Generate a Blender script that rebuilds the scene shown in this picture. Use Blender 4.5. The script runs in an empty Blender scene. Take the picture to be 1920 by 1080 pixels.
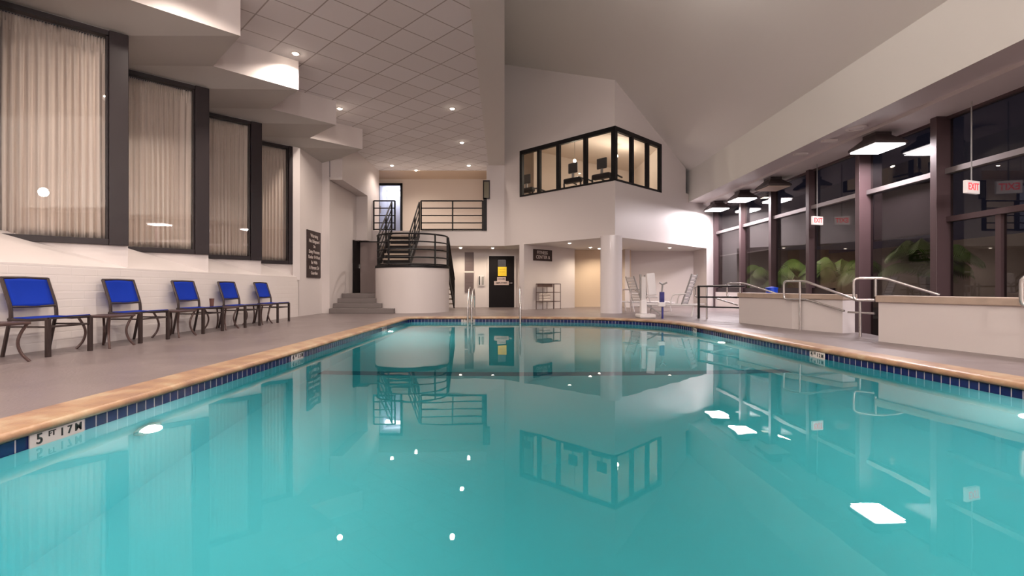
import bpy, bmesh, math, random
from mathutils import Vector, Matrix
from mathutils.geometry import tessellate_polygon
random.seed(7)
COL = bpy.context.scene.collection
PI = math.pi
S2 = math.sqrt(.5)
CAMZ = .78
F = 950.0

def at(px, py, Y):
    """measured picture point and its distance along the hall -> a point in metres"""
    return Vector(((px - 960) * Y / F, Y, CAMZ + (540 - py) * Y / F))

# ------------------------------------------------------------------ materials
MATS = {}
def mat(name, col, rough=.5, metal=0.0, emit=None, es=1.0, bump=0, bscale=20, spec=.5, var=0, vscale=3, trans=0, coat=0):
    if name in MATS: return MATS[name]
    m = bpy.data.materials.new(name); m.use_nodes = True
    nt = m.node_tree; n = nt.nodes; l = nt.links
    b = n['Principled BSDF']
    b.inputs['Base Color'].default_value = (*col, 1)
    b.inputs['Roughness'].default_value = rough
    b.inputs['Metallic'].default_value = metal
    b.inputs['Specular IOR Level'].default_value = spec
    if coat: b.inputs['Coat Weight'].default_value = coat
    if emit:
        b.inputs['Emission Color'].default_value = (*emit, 1)
        b.inputs['Emission Strength'].default_value = es
    tc = n.new('ShaderNodeTexCoord')
    if var:
        no = n.new('ShaderNodeTexNoise'); no.inputs['Scale'].default_value = vscale; no.inputs['Detail'].default_value = 6
        l.new(tc.outputs['Object'], no.inputs['Vector'])
        mx = n.new('ShaderNodeMix'); mx.data_type = 'RGBA'
        mx.inputs['A'].default_value = (*[c * (1 - var) for c in col], 1)
        mx.inputs['B'].default_value = (*[min(1, c * (1 + var)) for c in col], 1)
        l.new(no.outputs['Fac'], mx.inputs['Factor']); l.new(mx.outputs['Result'], b.inputs['Base Color'])
    if bump:
        no2 = n.new('ShaderNodeTexNoise'); no2.inputs['Scale'].default_value = bscale; no2.inputs['Detail'].default_value = 4
        l.new(tc.outputs['Object'], no2.inputs['Vector'])
        bp = n.new('ShaderNodeBump'); bp.inputs['Strength'].default_value = bump; bp.inputs['Distance'].default_value = .02
        l.new(no2.outputs['Fac'], bp.inputs['Height']); l.new(bp.outputs['Normal'], b.inputs['Normal'])
    MATS[name] = m
    return m

PAINT = mat('white_paint', (.72, .665, .65), .42, bump=.03, bscale=60)
CEILP = mat('ceiling_paint', (.78, .762, .722), .6, bump=.03, bscale=60)
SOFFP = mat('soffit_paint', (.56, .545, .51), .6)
TANP = mat('tan_paint', (.62, .49, .37), .6)
WARMP = mat('warm_wall_paint', (.72, .63, .55), .6)
DARK = mat('bronze_frame', (.020, .012, .014), .4, 0, spec=.35)
MULL = mat('mullion_bronze', (.075, .045, .048), .42, .1)
TRANS = mat('transom_metal', (.30, .27, .27), .35, .6)
BLACK = mat('black_rail_paint', (.008, .007, .008), .5, spec=.25)
BLKDOOR = mat('black_door_paint', (.008, .006, .007), .6, spec=.15)
CHAIRM = mat('bronze_chair_tube', (.045, .030, .028), .35, .4)
TABLEM = mat('brown_table_metal', (.085, .05, .045), .4, .3)
STEEL = mat('brushed_steel', (.62, .58, .56), .25, .9)
WPLAST = mat('white_plastic', (.82, .79, .78), .3)
GPLAST = mat('grey_plastic', (.30, .29, .28), .4)
BLUEP = mat('blue_plastic', (.01, .06, .55), .35)
NAVY = mat('navy_paint', (.02, .02, .16), .35)
GREYSTEP = mat('grey_step_paint', (.17, .145, .14), .55, bump=.1, bscale=80, var=.12)
CONC = mat('stair_tread_concrete', (.55, .45, .37), .6)
STONECAP = mat('stone_cap', (.46, .36, .29), .4, var=.2, vscale=6, bump=.1, bscale=30)
GREYDOOR = mat('grey_door_paint', (.33, .26, .25), .5)
SIGNB = mat('sign_dark_brown', (.03, .015, .014), .5)
SIGNT = mat('sign_lettering', (.62, .55, .52), .5)
REDT = mat('exit_red', (.8, .02, .03), .5, emit=(1, .08, .09), es=1.2)
EXITW = mat('exit_face', (.8, .78, .74), .5, emit=(1, .8, .75), es=.35)
YELL = mat('yellow_sign', (.80, .58, .02), .5)
PAPER = mat('notice_paper', (.62, .50, .47), .6)
BLKT = mat('black_lettering', (.01, .008, .008), .4)
MARKW = mat('marker_white', (.82, .78, .75), .2)
LENSW = mat('lamp_lens', (1, 1, 1), .5, emit=(1, .93, .93), es=14)
LENSOFF = mat('lamp_lens_unlit', (.62, .5, .42), .4)
HOOD = mat('lamp_housing', (.06, .045, .045), .5)
DOWNL = mat('downlight_lens', (1, 1, 1), .5, emit=(1, .82, .66), es=60)
DOWNL2 = mat('soft_downlight_lens', (1, 1, 1), .5, emit=(1, .85, .70), es=12)
TRIMW = mat('downlight_trim', (.8, .76, .72), .4)
SHADE = mat('roller_shade_fabric', (.07, .058, .062), .7)
LEAF = mat('palm_leaf', (.10, .19, .03), .5)
BARK = mat('palm_bark', (.12, .08, .05), .9, bump=.5, bscale=30)
PATIO = mat('patio_paving', (.10, .09, .085), .8)
FENCE = mat('patio_wall_render', (.22, .17, .14), .8, var=.2)
CURB = mat('curb_paint', (.76, .71, .69), .5)
TUBEL = mat('corridor_tube', (1, 1, 1), .5, emit=(.88, .9, 1), es=9)
CORR = mat('corridor_paint', (.60, .60, .66), .6)
POOLLENS = mat('pool_lamp_lens', (1, 1, 1), .5, emit=(1, .93, .82), es=900)
OLIVE = mat('olive_pane', (.16, .14, .08), .3)
CUPM = mat('brown_cup', (.12, .05, .04), .5)

def sling(name, col):
    m = mat(name, col, .55); n = m.node_tree.nodes; l = m.node_tree.links
    tc = n.new('ShaderNodeTexCoord'); w = n.new('ShaderNodeTexWave'); w.inputs['Scale'].default_value = 60; w.bands_direction = 'Y'
    l.new(tc.outputs['Object'], w.inputs['Vector'])
    bp = n.new('ShaderNodeBump'); bp.inputs['Strength'].default_value = .15; bp.inputs['Distance'].default_value = .002
    l.new(w.outputs['Fac'], bp.inputs['Height']); l.new(bp.outputs['Normal'], n['Principled BSDF'].inputs['Normal'])
    return m
BLUES = sling('blue_sling_fabric', (.002, .028, .33))
BLUES.node_tree.nodes['Principled BSDF'].inputs['Specular IOR Level'].default_value = .2
BLUES.node_tree.nodes['Principled BSDF'].inputs['Roughness'].default_value = .8

def fabric():
    m = bpy.data.materials.new('curtain_fabric'); m.use_nodes = True
    n = m.node_tree.nodes; l = m.node_tree.links
    b = n['Principled BSDF']; b.inputs['Base Color'].default_value = (.66, .53, .45, 1); b.inputs['Roughness'].default_value = .9
    b.inputs['Specular IOR Level'].default_value = .1
    tc = n.new('ShaderNodeTexCoord'); no = n.new('ShaderNodeTexNoise'); no.inputs['Scale'].default_value = 7
    mp = n.new('ShaderNodeMapping'); mp.inputs['Scale'].default_value = (2, 2, .06)
    l.new(tc.outputs['Object'], mp.inputs['Vector']); l.new(mp.outputs['Vector'], no.inputs['Vector'])
    mx = n.new('ShaderNodeMix'); mx.data_type = 'RGBA'
    mx.inputs['A'].default_value = (.66, .555, .485, 1); mx.inputs['B'].default_value = (.80, .71, .635, 1)
    l.new(no.outputs['Fac'], mx.inputs['Factor']); l.new(mx.outputs['Result'], b.inputs['Base Color'])
    return m
CURT = fabric()

def brick_wall():
    m = bpy.data.materials.new('painted_brick'); m.use_nodes = True
    n = m.node_tree.nodes; l = m.node_tree.links
    b = n['Principled BSDF']; b.inputs['Base Color'].default_value = (.80, .745, .72, 1); b.inputs['Roughness'].default_value = .45
    uv = n.new('ShaderNodeUVMap')
    br = n.new('ShaderNodeTexBrick'); br.inputs['Scale'].default_value = 1
    br.inputs['Brick Width'].default_value = .42; br.inputs['Row Height'].default_value = .105; br.inputs['Mortar Size'].default_value = .008
    br.inputs['Color1'].default_value = (1, 1, 1, 1); br.inputs['Color2'].default_value = (.96, .96, .96, 1); br.inputs['Mortar'].default_value = (.3, .3, .3, 1)
    br.inputs['Mortar Smooth'].default_value = .5
    l.new(uv.outputs['UV'], br.inputs['Vector'])
    bp = n.new('ShaderNodeBump'); bp.inputs['Strength'].default_value = .35; bp.inputs['Distance'].default_value = .006
    l.new(br.outputs['Color'], bp.inputs['Height']); l.new(bp.outputs['Normal'], b.inputs['Normal'])
    return m
BRICK = brick_wall()

def tile_band():
    m = bpy.data.materials.new('blue_waterline_tile'); m.use_nodes = True
    n = m.node_tree.nodes; l = m.node_tree.links
    b = n['Principled BSDF']; b.inputs['Roughness'].default_value = .12
    uv = n.new('ShaderNodeUVMap')
    br = n.new('ShaderNodeTexBrick'); br.offset = 0; br.inputs['Scale'].default_value = 1
    br.inputs['Brick Width'].default_value = .0909; br.inputs['Row Height'].default_value = .09; br.inputs['Mortar Size'].default_value = .0042
    br.inputs['Color1'].default_value = (.006, .012, .095, 1); br.inputs['Color2'].default_value = (.010, .020, .13, 1)
    br.inputs['Mortar'].default_value = (.62, .58, .62, 1); br.inputs['Mortar Smooth'].default_value = .05
    l.new(uv.outputs['UV'], br.inputs['Vector']); l.new(br.outputs['Color'], b.inputs['Base Color'])
    return m
TILEB = tile_band()

def coping_mat():
    m = bpy.data.materials.new('coping_stone'); m.use_nodes = True
    n = m.node_tree.nodes; l = m.node_tree.links
    b = n['Principled BSDF']; b.inputs['Roughness'].default_value = .35
    tc = n.new('ShaderNodeTexCoord'); no = n.new('ShaderNodeTexNoise'); no.inputs['Scale'].default_value = 5; no.inputs['Detail'].default_value = 8
    l.new(tc.outputs['Object'], no.inputs['Vector'])
    cr = n.new('ShaderNodeValToRGB'); e = cr.color_ramp.elements
    e[0].position = .32; e[0].color = (.27, .155, .10, 1); e[1].position = .68; e[1].color = (.44, .33, .21, 1)
    k = cr.color_ramp.elements.new(.5); k.color = (.37, .225, .13, 1)
    l.new(no.outputs['Fac'], cr.inputs['Fac']); l.new(cr.outputs['Color'], b.inputs['Base Color'])
    bp = n.new('ShaderNodeBump'); bp.inputs['Strength'].default_value = .3; bp.inputs['Distance'].default_value = .01
    no2 = n.new('ShaderNodeTexNoise'); no2.inputs['Scale'].default_value = 40
    l.new(tc.outputs['Object'], no2.inputs['Vector']); l.new(no2.outputs['Fac'], bp.inputs['Height']); l.new(bp.outputs['Normal'], b.inputs['Normal'])
    return m
COPE = coping_mat()

def deck_mat():
    m = bpy.data.materials.new('textured_deck_coating'); m.use_nodes = True
    n = m.node_tree.nodes; l = m.node_tree.links
    b = n['Principled BSDF']
    tc = n.new('ShaderNodeTexCoord'); no = n.new('ShaderNodeTexNoise'); no.inputs['Scale'].default_value = 1.3; no.inputs['Detail'].default_value = 7
    l.new(tc.outputs['Object'], no.inputs['Vector'])
    mx = n.new('ShaderNodeMix'); mx.data_type = 'RGBA'
    mx.inputs['A'].default_value = (.15, .12, .12, 1); mx.inputs['B'].default_value = (.22, .18, .178, 1)
    l.new(no.outputs['Fac'], mx.inputs['Factor']); l.new(mx.outputs['Result'], b.inputs['Base Color'])
    rr = n.new('ShaderNodeMapRange'); rr.inputs['To Min'].default_value = .22; rr.inputs['To Max'].default_value = .5
    l.new(no.outputs['Fac'], rr.inputs['Value']); l.new(rr.outputs['Result'], b.inputs['Roughness'])
    no2 = n.new('ShaderNodeTexNoise'); no2.inputs['Scale'].default_value = 45; no2.inputs['Detail'].default_value = 3
    l.new(tc.outputs['Object'], no2.inputs['Vector'])
    bp = n.new('ShaderNodeBump'); bp.inputs['Strength'].default_value = .35; bp.inputs['Distance'].default_value = .006
    l.new(no2.outputs['Fac'], bp.inputs['Height']); l.new(bp.outputs['Normal'], b.inputs['Normal'])
    return m
DECK = deck_mat()

def ceiling_tile_mat():
    m = bpy.data.materials.new('acoustic_ceiling_tile'); m.use_nodes = True
    n = m.node_tree.nodes; l = m.node_tree.links
    b = n['Principled BSDF']; b.inputs['Roughness'].default_value = .8
    tc = n.new('ShaderNodeTexCoord')
    mp = n.new('ShaderNodeMapping'); mp.vector_type = 'POINT'
    mp.inputs['Rotation'].default_value = (0, 0, -PI / 4)     # x' = (x+y)s, y' = (y-x)s
    mp.inputs['Location'].default_value = (-5.652, -7.727, 0)
    l.new(tc.outputs['Object'], mp.inputs['Vector'])
    br = n.new('ShaderNodeTexBrick'); br.offset = 0; br.inputs['Scale'].default_value = 1
    br.inputs['Brick Width'].default_value = .67; br.inputs['Row Height'].default_value = .67; br.inputs['Mortar Size'].default_value = .012
    br.inputs['Color1'].default_value = (.86, .84, .83, 1); br.inputs['Color2'].default_value = (.92, .91, .91, 1); br.inputs['Mortar'].default_value = (.46, .42, .40, 1)
    br.inputs['Mortar Smooth'].default_value = .1; br.inputs['Bias'].default_value = 0
    l.new(mp.outputs['Vector'], br.inputs['Vector']); l.new(br.outputs['Color'], b.inputs['Base Color'])
    return m
CTILE = ceiling_tile_mat()

def glass_mat(name, tint=(1, 1, 1), refl=1.0):
    m = bpy.data.materials.new(name); m.use_nodes = True
    n = m.node_tree.nodes; l = m.node_tree.links
    n.remove(n['Principled BSDF'])
    t = n.new('ShaderNodeBsdfTransparent'); t.inputs['Color'].default_value = (*tint, 1)
    g = n.new('ShaderNodeBsdfGlossy'); g.inputs['Roughness'].default_value = 0.0
    fr = n.new('ShaderNodeFresnel')
    ge = n.new('ShaderNodeNewGeometry'); mr = n.new('ShaderNodeMapRange'); mr.inputs['To Min'].default_value = 1.5; mr.inputs['To Max'].default_value = 1/1.5
    l.new(ge.outputs['Backfacing'], mr.inputs['Value']); l.new(mr.outputs['Result'], fr.inputs['IOR'])
    mu = n.new('ShaderNodeMath'); mu.operation = 'MULTIPLY'; mu.inputs[1].default_value = refl; mu.use_clamp = True
    ms = n.new('ShaderNodeMixShader')
    l.new(fr.outputs['Fac'], mu.inputs[0]); l.new(mu.outputs['Value'], ms.inputs['Fac'])
    l.new(t.outputs['BSDF'], ms.inputs[1]); l.new(g.outputs['BSDF'], ms.inputs[2]); l.new(ms.outputs['Shader'], n['Material Output'].inputs['Surface'])
    return m
GLASS = glass_mat('window_glass', (.98, .98, .98), 1.1)
GLASSR = glass_mat('tinted_window_glass', (.72, .70, .70), 1.1)

def water_mat():
    m = bpy.data.materials.new('pool_water'); m.use_nodes = True
    n = m.node_tree.nodes; l = m.node_tree.links
    n.remove(n['Principled BSDF'])
    r = n.new('ShaderNodeBsdfRefraction'); r.inputs['IOR'].default_value = 1.333; r.inputs['Roughness'].default_value = 0
    g = n.new('ShaderNodeBsdfGlossy'); g.inputs['Roughness'].default_value = 0.0
    fr = n.new('ShaderNodeFresnel'); fr.inputs['IOR'].default_value = 1.42
    tc = n.new('ShaderNodeTexCoord'); no = n.new('ShaderNodeTexNoise'); no.inputs['Scale'].default_value = 1.6; no.inputs['Detail'].default_value = 2
    l.new(tc.outputs['Object'], no.inputs['Vector'])
    bp = n.new('ShaderNodeBump'); bp.inputs['Strength'].default_value = .05; bp.inputs['Distance'].default_value = .02
    l.new(no.outputs['Fac'], bp.inputs['Height'])
    for x in (r, g, fr): l.new(bp.outputs['Normal'], x.inputs['Normal'])
    ms = n.new('ShaderNodeMixShader')
    l.new(fr.outputs['Fac'], ms.inputs['Fac']); l.new(r.outputs['BSDF'], ms.inputs[1]); l.new(g.outputs['BSDF'], ms.inputs[2])
    l.new(ms.outputs['Shader'], n['Material Output'].inputs['Surface'])
    va = n.new('ShaderNodeVolumeAbsorption'); va.inputs['Color'].default_value = (.0, .945, .96, 1); va.inputs['Density'].default_value = .30
    vs = n.new('ShaderNodeVolumeScatter'); vs.inputs['Color'].default_value = (.70,.96,1,1); vs.inputs['Density'].default_value = .16; vs.inputs['Anisotropy'].default_value = .72
    ad = n.new('ShaderNodeAddShader'); l.new(va.outputs['Volume'], ad.inputs[0]); l.new(vs.outputs['Volume'], ad.inputs[1])
    l.new(ad.outputs['Shader'], n['Material Output'].inputs['Volume'])
    return m
WATER = water_mat()
PLASTER = mat('pool_plaster', (.42, .80, .90), .7, var=.05, vscale=2)
STRIPE = mat('navy_floor_tile', (.02, .05, .16), .4)

# ------------------------------------------------------------------ mesh helpers
class MB:
    def __init__(s): s.v = []; s.f = []; s.uv = {}
    def quad(s, *p):
        k = len(s.v); s.v += [Vector(q) for q in p]; s.f.append(tuple(range(k, k + len(p)))); return s
    def box(s, x0, y0, z0, x1, y1, z1, M=None):
        k = len(s.v)
        pts = [Vector(p) for p in ((x0,y0,z0),(x1,y0,z0),(x1,y1,z0),(x0,y1,z0),(x0,y0,z1),(x1,y0,z1),(x1,y1,z1),(x0,y1,z1))]
        if M: pts = [M @ p for p in pts]
        s.v += pts
        s.f += [tuple(k + i for i in q) for q in ((3,2,1,0),(4,5,6,7),(0,1,5,4),(1,2,6,5),(2,3,7,6),(3,0,4,7))]
        return s
    def prism(s, poly, z0, z1, caps=True):
        k = len(s.v); n = len(poly)
        s.v += [Vector((p[0], p[1], z0)) for p in poly] + [Vector((p[0], p[1], z1)) for p in poly]
        for i in range(n):
            j = (i + 1) % n; s.f.append((k + i, k + j, k + n + j, k + n + i))
        if caps:
            tri = tessellate_polygon([[Vector((p[0], p[1], 0)) for p in poly]])
            for t in tri:
                s.f.append(tuple(k + i for i in t)); s.f.append(tuple(k + n + i for i in reversed(t)))
        return s
    def flat(s, loops3, flip=False):
        """one planar polygon with holes, 3-D points"""
        flatp = [Vector(p) for lp in loops3 for p in lp]
        k = len(s.v); s.v += flatp
        for t in tessellate_polygon([[Vector(p) for p in lp] for lp in loops3]):
            s.f.append(tuple(k + i for i in (reversed(t) if flip else t)))
        return s
    def tube(s, pts, r, seg=10, closed=False):
        pts = [Vector(p) for p in pts]; n = len(pts); k = len(s.v)
        up0 = None
        for i, p in enumerate(pts):
            if closed: d = (pts[(i+1) % n] - pts[i-1])
            elif i == 0: d = pts[1] - p
            elif i == n-1: d = p - pts[-2]
            else: d = (pts[i+1] - p).normalized() + (p - pts[i-1]).normalized()
            d = d.normalized()
            if up0 is None:
                up0 = Vector((0,0,1)) if abs(d.z) < .9 else Vector((1,0,0))
            a = up0 - d * up0.dot(d)
            if a.length < 1e-4: a = Vector((1,0,0)) - d * d.x
            a.normalize(); up0 = a; b = d.cross(a)
            sc = 1.0
            if not closed and 0 < i < n-1:
                c = (pts[i+1]-p).normalized().dot((p-pts[i-1]).normalized()); sc = min(1.6, 1 / max(.5, math.sqrt(max(.01,(1+c)/2))))
            for j in range(seg):
                t = 2*PI*j/seg; s.v.append(p + (a*math.cos(t) + b*math.sin(t)) * r * (1 if sc < 1.02 else (1+(sc-1)*.5)))
        m = n if closed else n-1
        for i in range(m):
            for j in range(seg):
                i2 = (i+1) % n
                s.f.append((k+i*seg+j, k+i*seg+(j+1)%seg, k+i2*seg+(j+1)%seg, k+i2*seg+j))
        if not closed:
            s.f.append(tuple(k+j for j in reversed(range(seg)))); s.f.append(tuple(k+(n-1)*seg+j for j in range(seg)))
        return s
    def lathe(s, prof, c=(0,0,0), seg=32, caps=True):
        k = len(s.v); c = Vector(c); n = len(prof)
        for r, z in prof:
            for j in range(seg):
                t = 2*PI*j/seg; s.v.append(c + Vector((r*math.cos(t), r*math.sin(t), z)))
        for i in range(n-1):
            for j in range(seg):
                s.f.append((k+i*seg+j, k+i*seg+(j+1)%seg, k+(i+1)*seg+(j+1)%seg, k+(i+1)*seg+j))
        if caps:
            s.f.append(tuple(k+j for j in reversed(range(seg)))); s.f.append(tuple(k+(n-1)*seg+j for j in range(seg)))
        return s
    def build(s, name, m, parent=None, smooth=False, bevel=0, recenter=None, normals=True):
        me = bpy.data.meshes.new(name)
        off = Vector((0,0,0))
        if recenter is None: recenter = parent is None
        if recenter and s.v:
            xs = [v.x for v in s.v]; ys = [v.y for v in s.v]; zs = [v.z for v in s.v]
            off = Vector(((min(xs)+max(xs))/2, (min(ys)+max(ys))/2, min(zs)))
        me.from_pydata([v - off for v in s.v], [], s.f)
        if normals:
            bm = bmesh.new(); bm.from_mesh(me); bmesh.ops.recalc_face_normals(bm, faces=bm.faces); bm.to_mesh(me); bm.free()
        me.materials.append(m)
        if smooth:
            for p in me.polygons: p.use_smooth = True
            try: me.set_sharp_from_angle(angle=math.radians(40))
            except Exception: pass
        o = bpy.data.objects.new(name, me); COL.objects.link(o); o.location = off
        if parent: o.parent = parent
        if bevel:
            b = o.modifiers.new('bevel', 'BEVEL'); b.width = bevel; b.segments = 2; b.limit_method = 'ANGLE'
        return o

def uvs(o, fn):
    me = o.data; uvl = me.uv_layers.new(name='UVMap')
    for lp in me.loops:
        uvl.data[lp.index].uv = fn(me.vertices[lp.vertex_index].co + o.location)

def tag(o, label=None, cat=None, group=None, kind=None):
    if label: o['label'] = label
    if cat: o['category'] = cat
    if group: o['group'] = group
    if kind: o['kind'] = kind
    return o
def struct(o, label=None, cat=None):
    o['kind'] = 'structure'
    if label: o['label'] = label
    if cat: o['category'] = cat
    return o
def empty(name, loc=(0,0,0), rz=0, label=None, cat=None, group=None, kind=None):
    o = bpy.data.objects.new(name, None); COL.objects.link(o); o.location = loc; o.rotation_euler = (0,0,rz)
    o.empty_display_size = .1
    return tag(o, label, cat, group, kind)
def copy_tree(o, parent=None):
    c = o.copy(); COL.objects.link(c)
    if parent: c.parent = parent
    for ch in [x for x in bpy.data.objects if x.parent == o]: copy_tree(ch, c)
    return c
def Rz(a, loc=(0,0,0)): return Matrix.Translation(loc) @ Matrix.Rotation(a, 4, 'Z')

def text(name, body, size, m, parent=None, loc=(0,0,0), rot=(0,0,0), ext=.002, align='CENTER', sx=1.0):
    cu = bpy.data.curves.new(name, 'FONT'); cu.body = body; cu.size = size; cu.extrude = ext
    cu.align_x = align; cu.align_y = 'CENTER'; cu.offset = size * .012
    t = bpy.data.objects.new(name + '_tmp', cu); COL.objects.link(t)
    dg = bpy.context.evaluated_depsgraph_get(); dg.update()
    me = bpy.data.meshes.new_from_object(t.evaluated_get(dg))
    bpy.data.objects.remove(t); bpy.data.curves.remove(cu)
    me.transform(Matrix.Diagonal((sx, 1, 1, 1)))
    me.materials.clear(); me.materials.append(m)
    o = bpy.data.objects.new(name, me); COL.objects.link(o); o.location = loc; o.rotation_euler = rot
    if parent: o.parent = parent
    return o

def arc(c, r, a0, a1, n, axis='XZ'):
    out = []
    for i in range(n+1):
        t = a0 + (a1-a0)*i/n
        out.append((c[0]+r*math.cos(t), c[1]+r*math.sin(t)))
    return out
def round_path(pts, r=.06, n=5):
    pts = [Vector(p) for p in pts]; out = [pts[0]]
    for i in range(1, len(pts)-1):
        a = (pts[i-1]-pts[i]); b = (pts[i+1]-pts[i]); ra = min(r, a.length*.45); rb = min(r, b.length*.45)
        p0 = pts[i]+a.normalized()*ra; p2 = pts[i]+b.normalized()*rb
        for k in range(n+1):
            t = k/n; out.append(p0*(1-t)**2 + pts[i]*2*t*(1-t) + p2*t*t)
    out.append(pts[-1]); return out

# ------------------------------------------------------------------ pool
edge = [(-2.75, .3), (-2.75, 13.35), (-2.68, 13.52), (-2.5, 13.6), (-1, 13.6), (.4, 13.55), (1.5, 13.38), (2.4, 13.05), (3.1, 12.55), (3.55, 11.95), (3.78, 11.1),
        (3.88, 9.9), (3.95, 8.0), (4.0, 6.7), (4.08, 5.6), (4.18, 4.4), (4.28, 3.0), (4.35, 1.5), (4.38, .3)]
def smooth_open(p, n=5):
    out = []
    for i in range(len(p)-1):
        p0 = Vector(p[max(i-1,0)]); p1 = Vector(p[i]); p2 = Vector(p[i+1]); p3 = Vector(p[min(i+2,len(p)-1)])
        for k in range(n):
            t = k/n
            out.append(.5*((2*p1)+(p2-p0)*t+(2*p0-5*p1+4*p2-p3)*t*t+(3*p1-p0-3*p2+p3)*t**3))
    out.append(Vector(p[-1])); return out
curve_part = smooth_open(edge[4:], 5)
EDGE = [Vector((-2.75, .3)), Vector((-2.75, 13.35)), Vector((-2.68, 13.53)), Vector((-2.5, 13.6))] + curve_part   # clockwise seen from above
def offset_loop(loop, d):
    n = len(loop); out = []
    for i in range(n):
        a = loop[i-1]; b = loop[i]; c = loop[(i+1) % n]
        d1 = (b-a).normalized(); d2 = (c-b).normalized()
        n1 = Vector((-d1.y, d1.x)); n2 = Vector((-d2.y, d2.x))
        m = (n1+n2).normalized(); k = 1/max(.5, m.dot(n1))
        out.append(b + m*d*k)
    return out
def sweep(loop, prof, closed_prof=False):
    mb = MB(); n = len(loop); rows = []
    for o, z in prof:
        rows.append([Vector((p.x, p.y, z)) for p in offset_loop(loop, o)])
    for rr in rows: mb.v += rr
    for k in range(len(prof)-1):
        for i in range(n):
            j = (i+1) % n; mb.f.append((k*n+i, k*n+j, (k+1)*n+j, (k+1)*n+i))
    return mb
cop = sweep(EDGE, [(.03,-.055), (-.02,-.056), (-.034,-.045), (-.038,-.028), (-.03,-.010), (-.012,.002), (.03,.008), (.26,.010), (.285,.006), (.29,-.01)])
o = cop.build('coping', COPE, smooth=True); struct(o, 'tan stone coping along the pool edge', 'coping')
# tiles with arc-length uv
mb = MB(); per = [0]
n = len(EDGE)
for i in range(n): per.append(per[-1] + (EDGE[(i+1) % n]-EDGE[i]).length)
me = bpy.data.meshes.new('waterline_tile'); vs = []; fs = []; uvd = []
for i in range(n):
    a = EDGE[i]; b = EDGE[(i+1) % n]; k = len(vs)
    vs += [(a.x,a.y,-.145),(b.x,b.y,-.145),(b.x,b.y,-.05),(a.x,a.y,-.05)]; fs.append((k,k+1,k+2,k+3))
    u0 = per[i]+.0405; u1 = per[i+1]+.0405
    uvd += [(u0,-.09+.04),(u1,-.09+.04),(u1,.005+.04),(u0,.005+.04)]
me.from_pydata(vs, [], fs); ul = me.uv_layers.new(name='UVMap')
for i, q in enumerate(uvd): ul.data[i].uv = (q[0], q[1]+.0045)
me.materials.append(TILEB); o = bpy.data.objects.new('waterline_tile', me); COL.objects.link(o)
struct(o, 'single row of navy blue tiles at the waterline of the pool', 'tile band')
for i, q in enumerate(uvd): ul.data[i].uv = (q[0], (0.0 if q[1] < 0 else .09) )
inner = offset_loop(EDGE, -.004)
FZ = -1.86
b = MB()
k = len(b.v)
b.v += [Vector((p.x,p.y,-.140)) for p in inner] + [Vector((p.x,p.y,FZ)) for p in inner]
for i in range(n):
    j = (i+1) % n; b.f.append((i, j, n+j, n+i))
for t in tessellate_polygon([[Vector((p.x,p.y,0)) for p in inner]]): b.f.append(tuple(n+i for i in t))
o = b.build('pool_basin', PLASTER, recenter=False); struct(o, 'pale aqua plastered basin of the pool under the water', 'pool')
b = MB(); b.box(-2.74, 7.15, FZ+.001, 3.95, 7.38, FZ+.012); o = b.build('pool_floor_stripe', STRIPE); struct(o, 'dark tile line across the pool floor', 'floor stripe')
wl = offset_loop(EDGE, .012)
b = MB(); b.prism([(p.x,p.y) for p in wl], FZ-.05, -.134)
o = b.build('pool_water', WATER, recenter=False); tag(o, 'calm turquoise water filling the pool', 'water', kind='stuff')

# pool lamps
def pool_lamp(x, y, z, rz, label):
    r = empty('pool_lamp', (x, y, z), rz, label, 'pool lamp', 'underwater lamps in the pool walls')
    seg = 24; m1 = MB(); m2 = MB()
    for q in range(6):
        a_ = q/6*PI/2; a2 = (q+1)/6*PI/2
        k = len(m2.v)
        for aa in (a_, a2):
            for j in range(seg):
                t = 2*PI*j/seg; m2.v.append(Vector((.028+.08*math.sin(aa), .075*math.cos(aa)*math.cos(t), .075*math.cos(aa)*math.sin(t))))
        for j in range(seg): m2.f.append((k+j, k+(j+1)%seg, k+seg+(j+1)%seg, k+seg+j))
    for (mm, r0, x0, x1) in ((m1, .13, 0, .03),):
        k = len(mm.v)
        for xx, rr in ((x0, r0), (x1, r0*.96)):
            for j in range(seg):
                t = 2*PI*j/seg; mm.v.append(Vector((xx, rr*math.cos(t), rr*math.sin(t))))
        for j in range(seg): mm.f.append((k+j, k+(j+1)%seg, k+seg+(j+1)%seg, k+seg+j))
        mm.f.append(tuple(k+seg+j for j in range(seg)))
    m1.build('lamp_ring', STEEL, r, recenter=False); m2.build('lamp_lens', POOLLENS, r, recenter=False)
    return r
pool_lamp(-2.744, 3.8, -.72, 0, 'lit underwater lamp in the near left pool wall')
pool_lamp(4.235, 4.1, -.80, PI, 'lit underwater lamp in the right pool wall')
pool_lamp(-2.744, 11.2, -.62, 0, 'lit underwater lamp at the far end of the left pool wall')
pool_lamp(-1.2, .31, -.8, PI/2, 'unseen underwater fill lamp added in the near end wall, left')  # both near end lamps are added out of view, for more even underwater light
pool_lamp(2.8, .31, -.8, PI/2, 'unseen underwater fill lamp added in the near end wall, right')
pool_lamp(3.86, 9.2, -.8, PI, 'underwater fill lamp added in the right pool wall near the far bend')  # extra lamp added to even out the underwater light

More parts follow.
